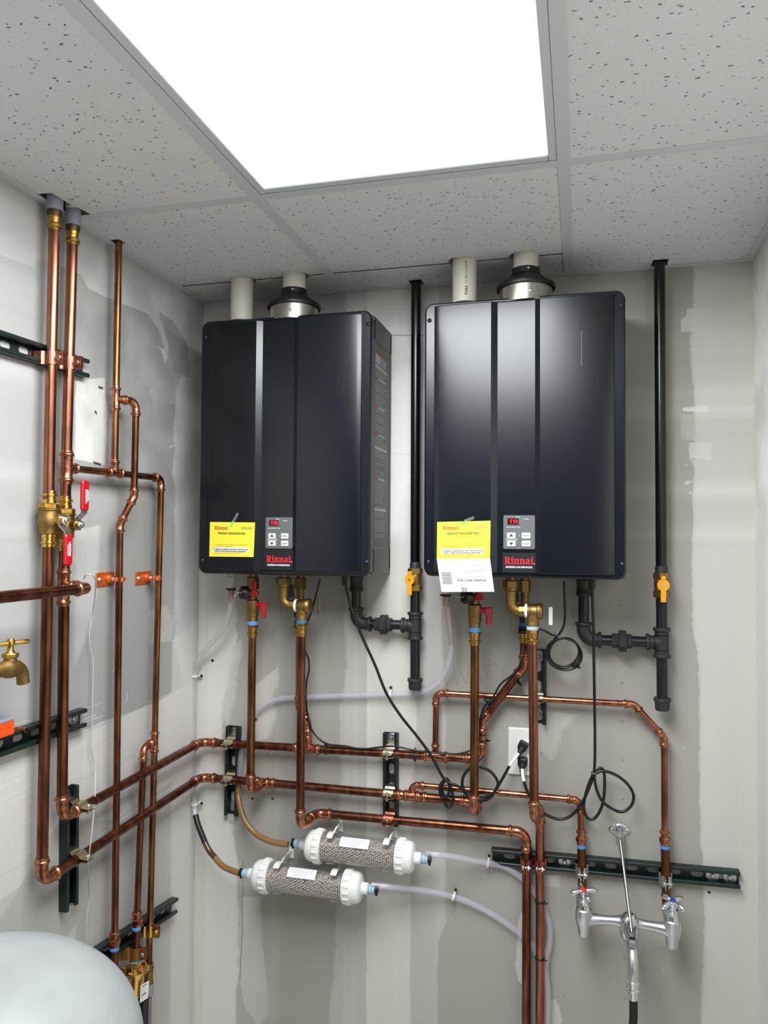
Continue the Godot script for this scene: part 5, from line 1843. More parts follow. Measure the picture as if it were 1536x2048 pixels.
func filter(a: Vector3, b: Vector3, who: String, i: int):
	# a clear tube of mineral beads between two white ribbed caps
	var X := (b - a).normalized()
	var t := thing("condensate_filter", "%s of two clear cylinders of grey beads with white screw caps" % who, "filter", (a + b) / 2 - Vector3.UP * 0.045)
	var R := 0.0375
	var c0 := a + X * 0.045
	var c1 := b - X * 0.045
	for k in 2:
		var at := c0 if k == 0 else c1
		var d := -X if k == 0 else X
		var s := st()
		lathe(s, at - d * 0.004, d, [Vector2(0, 0.041), Vector2(0.0015, 0.0435), Vector2(0.022, 0.0425), Vector2(0.0235, 0.0405), Vector2(0.034, 0.0395), Vector2(0.040, 0.0375), Vector2(0.045, 0.033), Vector2(0.0475, 0.026), Vector2(0.048, 0.0165), Vector2(0.0485, 0.0155), Vector2(0.064, 0.0145), Vector2(0.0645, 0.012)], 40)
		for j in 16:
			var ang := TAU * j / 16
			var rd := (Vector3.UP * cos(ang) + X.cross(Vector3.UP) * sin(ang))
			box(s, at + d * 0.009 + rd * 0.0425, Vector3(0.017, 0.0052, 0.0065), 0.001, Basis(d, rd, d.cross(rd)))
		part(t, "end_cap", s, M.white_gloss)
		s = st()
		lathe(s, at + d * 0.060, d, [Vector2(0, 0.0125), Vector2(0.003, 0.0125), Vector2(0.004, 0.0108), Vector2(0.006, 0.0125), Vector2(0.010, 0.0120), Vector2(0.011, 0.0103), Vector2(0.013, 0.0115), Vector2(0.018, 0.0105), Vector2(0.02, 0.0085)], 20)
		part(t, "hose_barb", s, M.pale_blue)
		s = st()
		lathe(s, at + d * 0.079, d, [Vector2(0, 0.0098), Vector2(0.001, 0.0108), Vector2(0.007, 0.0108), Vector2(0.008, 0.0098)], 20)
		box(s, at + d * 0.083 + Vector3(0, -0.0115, 0.002), Vector3(0.006, 0.006, 0.005), 0.001)
		box(s, at + d * 0.083 + Vector3(0, 0.0105, 0.002), Vector3(0.006, 0.005, 0.005), 0.001)
		part(t, "hose_clamp", s, M.black_plastic)
	# clear wall of the tube
	var s := st()
	lathe(s, c0, X, [Vector2(0, R), Vector2(c0.distance_to(c1), R)], 40)
	part(t, "clear_tube", s, M.acrylic)
	# beads against the wall, filled to three quarters
	var mm := MultiMesh.new()
	var sp := SphereMesh.new()
	sp.radius = 0.0028
	sp.height = 0.0056
	sp.radial_segments = 10
	sp.rings = 6
	sp.material = M.beads
	mm.transform_format = MultiMesh.TRANSFORM_3D
	mm.mesh = sp
	var spots := []
	var l := c0.distance_to(c1)
	var v := X.cross(Vector3.UP)
	for ly in 2:
		var rr := R - 0.0042 - 0.0052 * ly
		var nr := int(TAU * rr / 0.0066)
		for q in int(l / 0.0058):
			for j in nr:
				var ang := TAU * (j + 0.5 * (q % 2)) / nr + rng.randf_range(-0.03, 0.03)
				var h := cos(ang) * rr
				if h > 0.0165 + rng.randf_range(-0.003, 0.003) + 0.004 * sin(q * 0.6):
					continue
				spots.append(c0 + X * (0.004 + q * 0.0058 + rng.randf_range(-0.0006, 0.0006)) + Vector3.UP * h + v * sin(ang) * rr - t.position)
	# the top of the bed
	for q in int(l / 0.0056):
		for j in 9:
			spots.append(c0 + X * (0.004 + q * 0.0056) + Vector3.UP * (0.0145 + rng.randf_range(-0.002, 0.002)) + v * ((j - 4) * 0.0058 + rng.randf_range(-0.001, 0.001)) - t.position)
	mm.instance_count = spots.size()
	for k in spots.size():
		mm.set_instance_transform(k, Transform3D(Basis().scaled(Vector3.ONE * rng.randf_range(0.85, 1.08)), spots[k]))
	var mi := MultiMeshInstance3D.new()
	mi.name = "beads"
	mi.multimesh = mm
	mi.set_meta("kind", "stuff")
	t.add_child(mi, true)
	# white label on the upper front
	var rows := []
	for k in 5:
		rows.append([18 + k * 16, 26 + 40 * int(k > 2), 240 - 50 * int(k > 2), 4])
	var img := lines_image(270, 110, Color8(226, 226, 228), rows, Color8(150, 150, 154))
	var lm := print_material("filter_print_%d" % i, img)
	var n := 8
	var m0 := c0 + X * (0.058 if i == 0 else 0.062)
	var ls := st()
	for k in n:
		var f0 := lerpf(0.28, 1.02, float(k) / n)
		var f1 := lerpf(0.28, 1.02, float(k + 1) / n)
		var pts := []
		for f in [f0, f1]:
			for x in [0.0, 0.079]:
				pts.append(m0 + X * x + (Vector3.UP * cos(f) + Vector3(0, 0, 1) * sin(f)) * (R + 0.0006))
		var uv := [Vector2(0, float(k) / n), Vector2(1, float(k) / n), Vector2(0, float(k + 1) / n), Vector2(1, float(k + 1) / n)]
		for j in [0, 1, 3, 0, 3, 2]:
			ls.set_smooth_group(900)
			ls.set_uv(uv[j])
			ls.add_vertex(pts[j])
	part(t, "paper_label", ls, lm)
	# mounting clips: a saddle over the tube with an ear to the wall
	for x in [0.026, l - 0.03]:
		var k := st()
		var c: Vector3 = c0 + X * x
		var path := PackedVector2Array()
		for j in 13:
			var ang := lerpf(1.0, 2.6, j / 12.0)
			path.append(Vector2(cos(ang), sin(ang)) * (R + 0.0014))
		var bx := Basis(Vector3(0, 0, 1), Vector3.UP, Vector3(-1, 0, 0))
		strip(k, Transform3D(bx, c), path, 0.002, 0.0165)
		path = PackedVector2Array()
		for j in 9:
			var ang := lerpf(-1.1, -2.2, j / 8.0)
			path.append(Vector2(cos(ang), sin(ang)) * (R + 0.0014))
		strip(k, Transform3D(bx, c), path, 0.002, 0.0165)
		part(t, "clip", k, M.white_gloss)
		var e := st()
		ext(e, Transform3D(axes(Vector3(1, 0, 0), Vector3.UP), Vector3(c.x + 0.004, c.y + R - 0.004, 0.002)), pv("-0.008,-0.016 0.008,-0.016 0.006,0.012 0.003,0.016 -0.003,0.016 -0.006,0.012"), 0.0, 0.003, 0.0005)
		strip(e, Transform3D(bx, Vector3(c.x + 0.003, 0, 0)), PackedVector2Array([Vector2(0.004, c.y + R + 0.003), Vector2(c.z * 0.5, c.y + R + 0.003), Vector2(c.z - 0.012, c.y + R - 0.001)]), 0.002, 0.005)
		part(t, "bracket", e, M.white_gloss)
		e = st()
		strip(e, Transform3D(bx, Vector3(c.x + 0.003, 0, 0)), PackedVector2Array([Vector2(0.004, c.y - 0.03), Vector2(c.z - 0.02, c.y - R)]), 0.002, 0.008)
		part(t, "bracket_foot", e, M.white_gloss)


# ---------------------------------------------------------------- service faucet
func build_faucet():
	var t := thing("service_faucet", "rough chrome wall faucet with two four-arm handles and a braced spout", "faucet", Vector3(1.195, 0.68, 0.09))
	var z := 0.085
	var L := Vector3(1.094, 0.822, z)
	var Rr := Vector3(1.297, 0.822, z)
	var X := Vector3(1, 0, 0)
	var Y := Vector3.UP
	var s := st()
	# bridge, thickening towards its ends and hub
	var pts := []
	var rad := []
	for i in 25:
		var f := i / 24.0
		pts.append(L.lerp(Rr, f) + Y * (0.006 * sin(f * PI)))
		rad.append(0.0106 + 0.009 * pow(absf(f - 0.5) * 2.0, 4.0) + 0.010 * exp(-pow((f - 0.5) / 0.09, 2)))
	tube(s, pts, rad, 18)
	for c in [L, Rr]:
		var ax := Vector3(0, 1, 0.18).normalized()
		lathe(s, c + ax * 0.031, -ax, [Vector2(0, 0.0155), Vector2(0.002, 0.0182), Vector2(0.012, 0.0198), Vector2(0.026, 0.0208), Vector2(0.04, 0.019), Vector2(0.05, 0.0152), Vector2(0.066, 0.014), Vector2(0.072, 0.0125), Vector2(0.0755, 0.007), Vector2(0.0765, 0.0001)], 24)
		tube(s, spl([Vector3(c.x, c.y + 0.004, c.z), Vector3(c.x, c.y + 0.006, 0.06), Vector3(c.x - 0.003, c.y + 0.014, 0.042), Vector3(c.x - 0.004, c.y + 0.038, 0.036)], 5), 0.0148, 18)
	part(t, "bridge_body", s, M.chrome_rough)
	# hub and vacuum breaker
	s = st()
	var H := Vector3(1.1995, 0.824, z + 0.004)
	lathe(s, H + Y * 0.03, -Y, [Vector2(0, 0.0001), Vector2(0.001, 0.009), Vector2(0.006, 0.016), Vector2(0.014, 0.0215), Vector2(0.026, 0.0235), Vector2(0.03, 0.0225), Vector2(0.034, 0.0238), Vector2(0.052, 0.0225), Vector2(0.066, 0.016), Vector2(0.074, 0.008), Vector2(0.076, 0.0001)], 26)
	part(t, "hub", s, M.chrome)
	# spout: out of the hub, forward and down to the hose thread
	s = st()
	var sp := spl([H + Vector3(0, -0.002, 0.0), H + Vector3(0.001, -0.008, 0.04), H + Vector3(0.002, -0.020, 0.078), H + Vector3(0.002, -0.048, 0.097), H + Vector3(0.002, -0.078, 0.1)], 8)
	var sr := []
	for i in sp.size():
		sr.append(lerpf(0.0145, 0.0115, minf(1.0, i / 14.0)))
	tube(s, sp, sr, 20)
	part(t, "spout", s, M.chrome_rough)
	var E := H + Vector3(0.002, -0.074, 0.1)
	s = st()
	lathe(s, E, -Y, [Vector2(0, 0.0118), Vector2(0.001, 0.0142), Vector2(0.006, 0.0142), Vector2(0.007, 0.013), Vector2(0.016, 0.013), Vector2(0.017, 0.0147), Vector2(0.022, 0.0147), Vector2(0.023, 0.0105), Vector2(0.042, 0.0105), Vector2(0.0425, 0.008)], 22)
	part(t, "hose_thread", s, M.chrome)
	# clevis on the spout, brace rod and wall flange
	s = st()
	var K := H + Vector3(0.001, 0.018, 0.076)
	box(s, K + Vector3(0, -0.018, 0.004), Vector3(0.019, 0.014, 0.024), 0.002)
	for k in [-1.0, 1.0]:
		box(s, K + Vector3(k * 0.0075, 0.0, 0.006), Vector3(0.0036, 0.034, 0.018), 0.001)
	rod(s, K + Vector3(-0.014, -0.012, 0.010), K + Vector3(0.014, -0.012, 0.010), 0.0032, 10)
	part(t, "clevis", s, M.chrome_dark)
	s = st()
	var B := Vector3(1.182, 1.012, 0.022)
	rod(s, B + Vector3(0, -0.014, 0.004), K + Vector3(0, 0.004, 0.003), 0.0042, 14)
	part(t, "brace_rod", s, M.chrome_dark)
	s = st()
	var lens := PackedVector2Array()
	for i in 20:
		var a := TAU * i / 20
		lens.append(Vector2(cos(a) * 0.0265, sin(a) * (0.016 - 0.004 * absf(cos(a)))))
	ext(s, Transform3D(Basis(), Vector3(B.x, B.y + 0.003, 0)), lens, 0.0, 0.006, 0.003)
	part(t, "wall_flange", s, M.chrome)
	s = st()
	for k in [-1.0, 1.0]:
		box(s, B + Vector3(k * 0.0075, -0.009, 0.001), Vector3(0.0035, 0.03, 0.012), 0.001)
	box(s, B + Vector3(0, 0.002, -0.004), Vector3(0.0075, 0.02, 0.022), 0.001)
	rod(s, B + Vector3(-0.011, -0.002, 0.002), B + Vector3(0.011, -0.002, 0.002), 0.003, 10)
	part(t, "clevis", s, M.chrome)
	for k in [-1.0, 1.0]:
		var c := st()
		lathe(c, Vector3(B.x + k * 0.0185, B.y + 0.003, 0.004), Vector3(0, 0, 1), [Vector2(0, 0.0055), Vector2(0.002, 0.005), Vector2(0.003, 0.0035), Vector2(0.0032, 0.0001)], 12)
		part(t, "screw", c, M.chrome_rough)
	# handles
	for i in 2:
		var c := L if i == 0 else Rr
		var ax := Vector3(0, 1, 0.18).normalized()
		var o := c + ax * 0.030
		s = st()
		lathe(s, o, ax, [Vector2(0, 0.0148), Vector2(0.003, 0.0145), Vector2(0.007, 0.0122), Vector2(0.014, 0.0105), Vector2(0.019, 0.0102), Vector2(0.0195, 0.0125), Vector2(0.0225, 0.0125), Vector2(0.0235, 0.0085), Vector2(0.034, 0.0075)], 18)
		part(t, "bonnet", s, M.chrome)
		s = st()
		var hc := o + ax * 0.044
		lathe(s, hc - ax * 0.014, ax, [Vector2(0, 0.006), Vector2(0.006, 0.0075), Vector2(0.012, 0.0085), Vector2(0.018, 0.0075)], 14)
		for k in 4:
			var ang := TAU * k / 4 + (0.35 if i == 0 else 0.75)
			var d := (X * cos(ang) + ax.cross(X) * sin(ang)).normalized()
			tube(s, spl([hc + ax * -0.002, hc + d * 0.013 + ax * 0.001, hc + d * 0.024 - ax * 0.001, hc + d * 0.033 - ax * 0.004], 4), [0.0042, 0.0042, 0.0046, 0.005, 0.0054, 0.0058, 0.0061, 0.0063, 0.0064, 0.0062, 0.0058, 0.005, 0.003], 10)
		part(t, "cross_handle", s, M.chrome)
		s = st()
		lathe(s, hc + ax * 0.0035, ax, [Vector2(0, 0.0062), Vector2(0.002, 0.0062), Vector2(0.003, 0.0048), Vector2(0.0032, 0.0001)], 14)
		part(t, "index_button", s, M.red_print if i == 0 else M.blue_index, "red index button" if i == 0 else "blue index button")
	# hose
	var h := st()
	var q := E + Vector3(0, -0.036, 0)
	tube(h, spl([q, q + Vector3(0.0, -0.05, 0.002), q + Vector3(-0.009, -0.16, 0.006), q + Vector3(-0.02, -0.38, 0.01), q + Vector3(-0.02, -0.66, 0.02)], 8), 0.0093, 16)
	single("rubber_hose", "black rubber hose hanging from the faucet spout", "hose", h, M.black_rubber)


# ---------------------------------------------------------------- outlet, cords, cables
func build_outlet_and_cables():
	var t := thing("wall_outlet", "white wall outlet with two black plugs, partly behind a copper riser", "outlet", Vector3(0.943, 1.131, 0))
	var s := st()
	ext(s, Transform3D(Basis(), Vector3(0.9405, 1.192, 0)), rrect(0.075, 0.1225, 0.003), 0.0, 0.0062, 0.003)
	part(t, "cover_plate", s, M.white_plastic)
	for y in [1.2115, 1.1725]:
		var k := st()
		ext(k, Transform3D(Basis(), Vector3(0.943, y, 0.006)), rrect(0.033, 0.028, 0.009), 0.0, 0.0015, 0.0004)
		part(t, "socket", k, M.white_gloss)
	# power cord of the left heater: up plug, loops, across to the heater
	var z := 0.03
	t = thing("power_cord", "black power cord looping from the left heater to the upper plug", "power cord", Vector3(0.8356, 1.0731, 0.05))
	plug(t, Vector3(0.9416, 1.2092, 0.012), Vector3(-0.45, -0.9, 0.0))
	s = st()
	tube(s, spl([Vector3(0.4877, 1.6362, 0.12), Vector3(0.4977, 1.5905, 0.12), Vector3(0.5132, 1.5427, 0.12), Vector3(0.5382, 1.4805, 0.115), Vector3(0.5671, 1.4153, 0.105), Vector3(0.5935, 1.3425, 0.09), Vector3(0.6292, 1.284, 0.08), Vector3(0.6702, 1.2325, 0.07), Vector3(0.7067, 1.1847, 0.065), Vector3(0.7351, 1.134, 0.06), Vector3(0.7497, 1.1172, 0.06), Vector3(0.7786, 1.1069, 0.06), Vector3(0.81, 1.0893, 0.052), Vector3(0.8356, 1.0808, 0.05), Vector3(0.8588, 1.0855, 0.05), Vector3(0.8741, 1.0996, 0.05), Vector3(0.8932, 1.133, 0.05), Vector3(0.9143, 1.1714, 0.045), Vector3(0.9316, 1.1955, 0.04)], 6), 0.0037, 10)
	part(t, "cord", s, M.cable_black)
	s = st()
	tube(s, spl([Vector3(0.8743, 1.1002, 0.052), Vector3(0.8817, 1.1206, 0.05), Vector3(0.8663, 1.1447, 0.05), Vector3(0.838, 1.1576, 0.05), Vector3(0.8095, 1.1514, 0.05), Vector3(0.7913, 1.1268, 0.05), Vector3(0.7914, 1.0972, 0.05), Vector3(0.8071, 1.0781, 0.05), Vector3(0.8359, 1.0713, 0.052), Vector3(0.8618, 1.082, 0.054), Vector3(0.8773, 1.1069, 0.056)], 6), 0.0037, 10)
	part(t, "cord_loop", s, M.cable_black)
	for k in 2:
		s = st()
		tube(s, spl([Vector3(0.7455, 1.1239, 0.066), Vector3(0.7341, 1.1055, 0.068), Vector3(0.7351, 1.0819, 0.066), Vector3(0.7452, 1.0613, 0.063), Vector3(0.7552, 1.0497, 0.06), Vector3(0.765, 1.0608, 0.056), Vector3(0.7646, 1.0832, 0.054), Vector3(0.7583, 1.1039, 0.056), Vector3(0.7497, 1.1172, 0.06), Vector3(0.7412, 1.1126, 0.064)] if k == 0 else [Vector3(0.7408, 1.1171, 0.062), Vector3(0.738, 1.093, 0.06), Vector3(0.7443, 1.0775, 0.058), Vector3(0.7505, 1.0749, 0.056), Vector3(0.7567, 1.0928, 0.054), Vector3(0.7566, 1.1108, 0.054), Vector3(0.7493, 1.123, 0.058), Vector3(0.7405, 1.1164, 0.06)], 6), 0.0037, 10)
		part(t, "cord_loop", s, M.cable_black)
	s = st()
	tube(s, [Vector3(0.9106, 1.1658, 0.0465), Vector3(0.9329, 1.1977, 0.0405)], 0.0043, 10)
	part(t, "cord_tag", s, M.white_tape, "white paper wrap on the cord")
	s = st()
	lathe(s, Vector3(0.4869, 1.6467, 0.12), Vector3(0.02, -1, 0), [Vector2(0, 0.007), Vector2(0.02, 0.007), Vector2(0.026, 0.0045)], 12)
	part(t, "strain_relief", s, M.black_plastic)
	# power cord of the right heater
	t = thing("power_cord", "black power cord dropping from the right heater, knotted in loops, to the lower plug", "power cord", Vector3(1.1155, 1.0501, 0.05))
	plug(t, Vector3(0.9416, 1.168, 0.012), Vector3(-0.06, -1, 0.0))
	s = st()
	tube(s, spl([Vector3(1.1147, 1.644, 0.13), Vector3(1.1153, 1.6016, 0.125), Vector3(1.1176, 1.529, 0.12), Vector3(1.1188, 1.4433, 0.11), Vector3(1.1201, 1.356, 0.095), Vector3(1.1214, 1.2542, 0.075), Vector3(1.1204, 1.1827, 0.06), Vector3(1.1145, 1.1485, 0.05), Vector3(1.1001, 1.1085, 0.045), Vector3(1.0831, 1.076, 0.045), Vector3(1.0587, 1.0501, 0.045), Vector3(1.0305, 1.0423, 0.045), Vector3(0.9997, 1.0517, 0.045), Vector3(0.9773, 1.0721, 0.045), Vector3(0.9571, 1.1011, 0.043), Vector3(0.9456, 1.131, 0.041), Vector3(0.9416, 1.1551, 0.038)], 6), 0.0037, 10)
	part(t, "cord", s, M.cable_black)
	s = st()
	tube(s, spl([Vector3(1.1181, 1.1601, 0.055), Vector3(1.1338, 1.1797, 0.05), Vector3(1.1433, 1.1694, 0.05), Vector3(1.1444, 1.1265, 0.05), Vector3(1.1383, 1.0867, 0.05), Vector3(1.1215, 1.0556, 0.05), Vector3(1.1035, 1.0538, 0.05), Vector3(1.0951, 1.0777, 0.05), Vector3(1.0988, 1.1107, 0.052), Vector3(1.1097, 1.1468, 0.054), Vector3(1.1192, 1.1655, 0.056)], 6), 0.0037, 10)
	part(t, "cord_loop", s, M.cable_black)
	s = st()
	tube(s, spl([Vector3(1.1192, 1.1661, 0.058), Vector3(1.1395, 1.1745, 0.056), Vector3(1.1692, 1.1679, 0.054), Vector3(1.1975, 1.1478, 0.052), Vector3(1.2127, 1.1212, 0.052), Vector3(1.2067, 1.0939, 0.052), Vector3(1.1843, 1.0779, 0.054), Vector3(1.1572, 1.0866, 0.055), Vector3(1.137, 1.1033, 0.056), Vector3(1.1251, 1.1295, 0.057), Vector3(1.1204, 1.1563, 0.058)], 6), 0.0037, 10)
	part(t, "cord_loop", s, M.cable_black)
	s = st()
	tube(s, [Vector3(0.9423, 1.1578, 0.0385), Vector3(0.943, 1.1444, 0.04), Vector3(0.9469, 1.1287, 0.0415)], 0.0045, 10)
	part(t, "cord_tag", s, M.white_tape, "white paper wrap on the cord")
	s = st()
	lathe(s, Vector3(1.1148, 1.6525, 0.13), Vector3(0, -1, 0), [Vector2(0, 0.007), Vector2(0.022, 0.007), Vector2(0.028, 0.0045)], 12)
	part(t, "strain_relief", s, M.black_plastic)
	# knot tie
	s = st()
	lathe(s, Vector3(1.118, 1.1644, 0.057) + Vector3(-0.006, 0, 0), Vector3(1, 0.1, 0), [Vector2(0, 0.0068), Vector2(0.012, 0.0068)], 12)
	part(t, "tie", s, M.black_plastic)
	# thin control cable between the two heaters
	t = thing("control_cable", "thin black control cable following the copper pipes between both heaters", "cable", Vector3(0.5677, 1.1869, 0.05))
	s = st()
	tube(s, spl([Vector3(0.4112, 1.6361, 0.1), Vector3(0.403, 1.6038, 0.1), Vector3(0.3893, 1.5526, 0.1), Vector3(0.3741, 1.5119, 0.1), Vector3(0.3621, 1.4767, 0.09), Vector3(0.3649, 1.4425, 0.085), Vector3(0.3734, 1.4178, 0.08), Vector3(0.3733, 1.3873, 0.075), Vector3(0.3647, 1.3522, 0.07), Vector3(0.36, 1.3025, 0.06), Vector3(0.3639, 1.2382, 0.045), Vector3(0.3829, 1.2015, 0.04), Vector3(0.4187, 1.1842, 0.047), Vector3(0.4688, 1.1826, 0.047), Vector3(0.5173, 1.1775, 0.044), Vector3(0.56, 1.1855, 0.047), Vector3(0.609, 1.1927, 0.05), Vector3(0.6635, 1.1864, 0.05), Vector3(0.7172, 1.184, 0.05), Vector3(0.7635, 1.1838, 0.05), Vector3(0.7989, 1.193, 0.05), Vector3(0.819, 1.2061, 0.045), Vector3(0.8326, 1.2392, 0.05), Vector3(0.8351, 1.2779, 0.05), Vector3(0.8453, 1.3107, 0.05), Vector3(0.8677, 1.3375, 0.055), Vector3(0.8868, 1.3718, 0.055), Vector3(0.9059, 1.3894, 0.055), Vector3(0.93, 1.4098, 0.055), Vector3(0.9453, 1.4453, 0.058), Vector3(0.9579, 1.4778, 0.06), Vector3(0.9812, 1.5165, 0.12), Vector3(0.9887, 1.5259, 0.125), Vector3(1.0004, 1.5233, 0.12), Vector3(1.0202, 1.5106, 0.1), Vector3(1.0358, 1.5088, 0.1)], 5), 0.0026, 8)
	part(t, "cable", s, M.cable_black)
	t = thing("cable_coil", "coiled black cable hanging beside the right heater's front riser", "cable", Vector3(1.0474, 1.4201, 0.08))
	s = st()
	var coil := []
	var cc := Vector3(1.0474, 1.4646, 0.08)
	for k in 3:
		for j in 20:
			var ang := TAU * j / 20 + 1.7
			var rr := 0.0385 + 0.0028 * (k - 1) + 0.002 * sin(ang * 2 + k)
			coil.append(cc + Vector3(cos(ang) * rr, sin(ang) * rr * 1.0 - 0.002 * (k - 1), 0.004 * k + 0.003 * sin(ang)))
	tube(s, spl(coil, 2), 0.0026, 8)
	part(t, "coil", s, M.cable_black)
	s = st()
	tube(s, spl([Vector3(1.0481, 1.6451, 0.11), Vector3(1.0492, 1.6104, 0.105), Vector3(1.0503, 1.5671, 0.1), Vector3(1.0478, 1.5357, 0.095), Vector3(1.038, 1.515, 0.09), Vector3(1.0306, 1.5067, 0.085), Vector3(1.0232, 1.4961, 0.082)], 6), 0.003, 8)
	part(t, "lead", s, M.cable_black)
	s = st()
	var tc := Vector3(1.0752, 1.4373, 0.086)
	lathe(s, tc + Vector3(-0.003, 0.004, 0), Vector3(0.6, -0.8, 0), [Vector2(0, 0.0085), Vector2(0.006, 0.0085)], 10)
	box(s, tc + Vector3(0.008, -0.005, 0.003), Vector3(0.008, 0.006, 0.006), 0.001)
	part(t, "tie", s, M.black_plastic)
	s = st()
	lathe(s, Vector3(1.0332, 1.5074, 0.09) + Vector3(0, -0.004, 0), Vector3(0.3, 1, 0), [Vector2(0, 0.0052), Vector2(0.006, 0.0052)], 10)
	box(s, Vector3(1.032, 1.5175, 0.092), Vector3(0.004, 0.012, 0.003), 0.001)
	part(t, "tie", s, M.grey_plastic)
	# cable ties round pipes
	tie(Vector3(0.9865, 0.826, 0.033), Vector3.UP, RL, "black cable tie on the right-hand floor drop, upper of two", Vector3(1, 0, 0.4))
	tie(Vector3(0.9865, 0.6855, 0.033), Vector3.UP, RL, "black cable tie on the right-hand floor drop, lower of two", Vector3(1, 0, 0.6))
	tie(Vector3(0.4098, 1.1662, 0.033), Vector3(1, 0.02, 0), RL + 0.002, "black cable tie on the upper copper run beside the left offset pipe", Vector3(0, 1, 0.5))
	tie(Vector3(0.6599, 1.167, 0.033), Vector3(1, 0.02, 0), RL + 0.002, "black cable tie on the upper copper run right of the middle channel", Vector3(0, 1, 0.2))
	tie(Vector3(0.8605, 1.3164, 0.036), Vector3(0.6, 0.8, 0.03), RL + 0.002, "black cable tie low on the slanted copper offset", Vector3(-0.8, 0.6, 0))
	tie(Vector3(0.9287, 1.3799, 0.038), Vector3(0.6, 0.8, 0.03), RL + 0.002, "black cable tie high on the slanted copper offset", Vector3(-0.8, 0.6, 0))
	tie(Vector3(0.8383, 1.2224, 0.033), Vector3.UP, RL + 0.002, "black cable tie on the short upright below the slanted offset", Vector3(1, 0, 0.2))
	# thin wire on the left wall
	s = st()
	tube(s, spl([Vector3(0.085, 1.6597, 0.6508), Vector3(0.1, 1.6679, 0.665), Vector3(0.11, 1.669, 0.6609), Vector3(0.1, 1.6559, 0.6332), Vector3(0.05, 1.618, 0.5636), Vector3(0.015, 1.5688, 0.5222), Vector3(0.012, 1.5332, 0.5277), Vector3(0.012, 1.5013, 0.525), Vector3(0.012, 1.46, 0.5128), Vector3(0.012, 1.3864, 0.5124), Vector3(0.012, 1.3073, 0.5117), Vector3(0.012, 1.2624, 0.5122), Vector3(0.012, 1.219, 0.498), Vector3(0.035, 1.169, 0.5287), Vector3(0.06, 1.1105, 0.5724), Vector3(0.055, 1.0362, 0.5753), Vector3(0.02, 0.944, 0.5224), Vector3(0.015, 0.8875, 0.5208), Vector3(0.012, 0.7972, 0.5175)], 6), 0.0012, 6)
	single("thin_wire", "thin pale wire hanging down the left wall in front of the copper runs", "wire", s, M.wire_white)


func plug(t: Node3D, at: Vector3, d: Vector3):
	d = d.normalized()
	var s := st()
	var side := d.cross(Vector3(0, 0, 1)).normalized()
	var b := Basis(side, -d, Vector3(0, 0, 1))
	if b.determinant() < 0:
		b = Basis(-side, -d, Vector3(0, 0, 1))
	ext(s, Transform3D(b, at), pv("-0.0105,0.013 0.0105,0.013 0.0125,0.009 0.012,-0.004 0.007,-0.013 -0.007,-0.013 -0.012,-0.004 -0.0125,0.009"), -0.006, 0.017, 0.004)
	lathe(s, at + d * 0.002 + Vector3(0, 0, 0.011), (d + Vector3(0, 0, 0.5)).normalized(), [Vector2(0, 0.0085), Vector2(0.008, 0.0075), Vector2(0.02, 0.005), Vector2(0.03, 0.0042)], 14)
	part(t, "plug", s, M.black_rubber)


func tie(c: Vector3, ax: Vector3, r: float, label: String, tail: Vector3):
	var s := st()
	ax = ax.normalized()
	lathe(s, c - ax * 0.0018, ax, [Vector2(0, r + 0.0003), Vector2(0, r + 0.0016), Vector2(0.0036, r + 0.0016), Vector2(0.0036, r + 0.0003)], 20)
	tail = tail.normalized()
	box(s, c + tail * (r + 0.004), Vector3(0.005, 0.005, 0.005), 0.001)
	rod(s, c + tail * (r + 0.003), c + tail * (r + 0.011) + ax * 0.002, 0.0013, 6)
	single("cable_tie", label, "cable tie", s, M.black_plastic)


# ---------------------------------------------------------------- condensate hoses
func hose_clip(c: Vector3, d: Vector3, label: String):
	# white saddle round the hose with a screw tab to one side
	d = d.normalized()
	var n := Vector3(0, 0, 1)
	var side := n.cross(d).normalized()
	if side.y < -0.2 or (absf(side.y) < 0.2 and side.x < 0):
		side = -side
	var t := thing("hose_clip", label, "hose clip", c)
	var s := st()
	lathe(s, c - d * 0.003, d, [Vector2(0, 0.0088), Vector2(0, 0.0104), Vector2(0.006, 0.0104), Vector2(0.006, 0.0088)], 18)
	box(s, Vector3(c.x, c.y, c.z * 0.5) + side * 0.013, Vector3(0.007, 0.014, 0.004), 0.001, axes(d, side))
	part(t, "saddle", s, M.white_plastic)
	s = st()
	lathe(s, Vector3(c.x, c.y, c.z * 0.5 + 0.002) + side * 0.018, n, [Vector2(0, 0.0042), Vector2(0.002, 0.0042), Vector2(0.0032, 0.003), Vector2(0.0034, 0.0001)], 12)
	part(t, "screw", s, M.black_plastic)


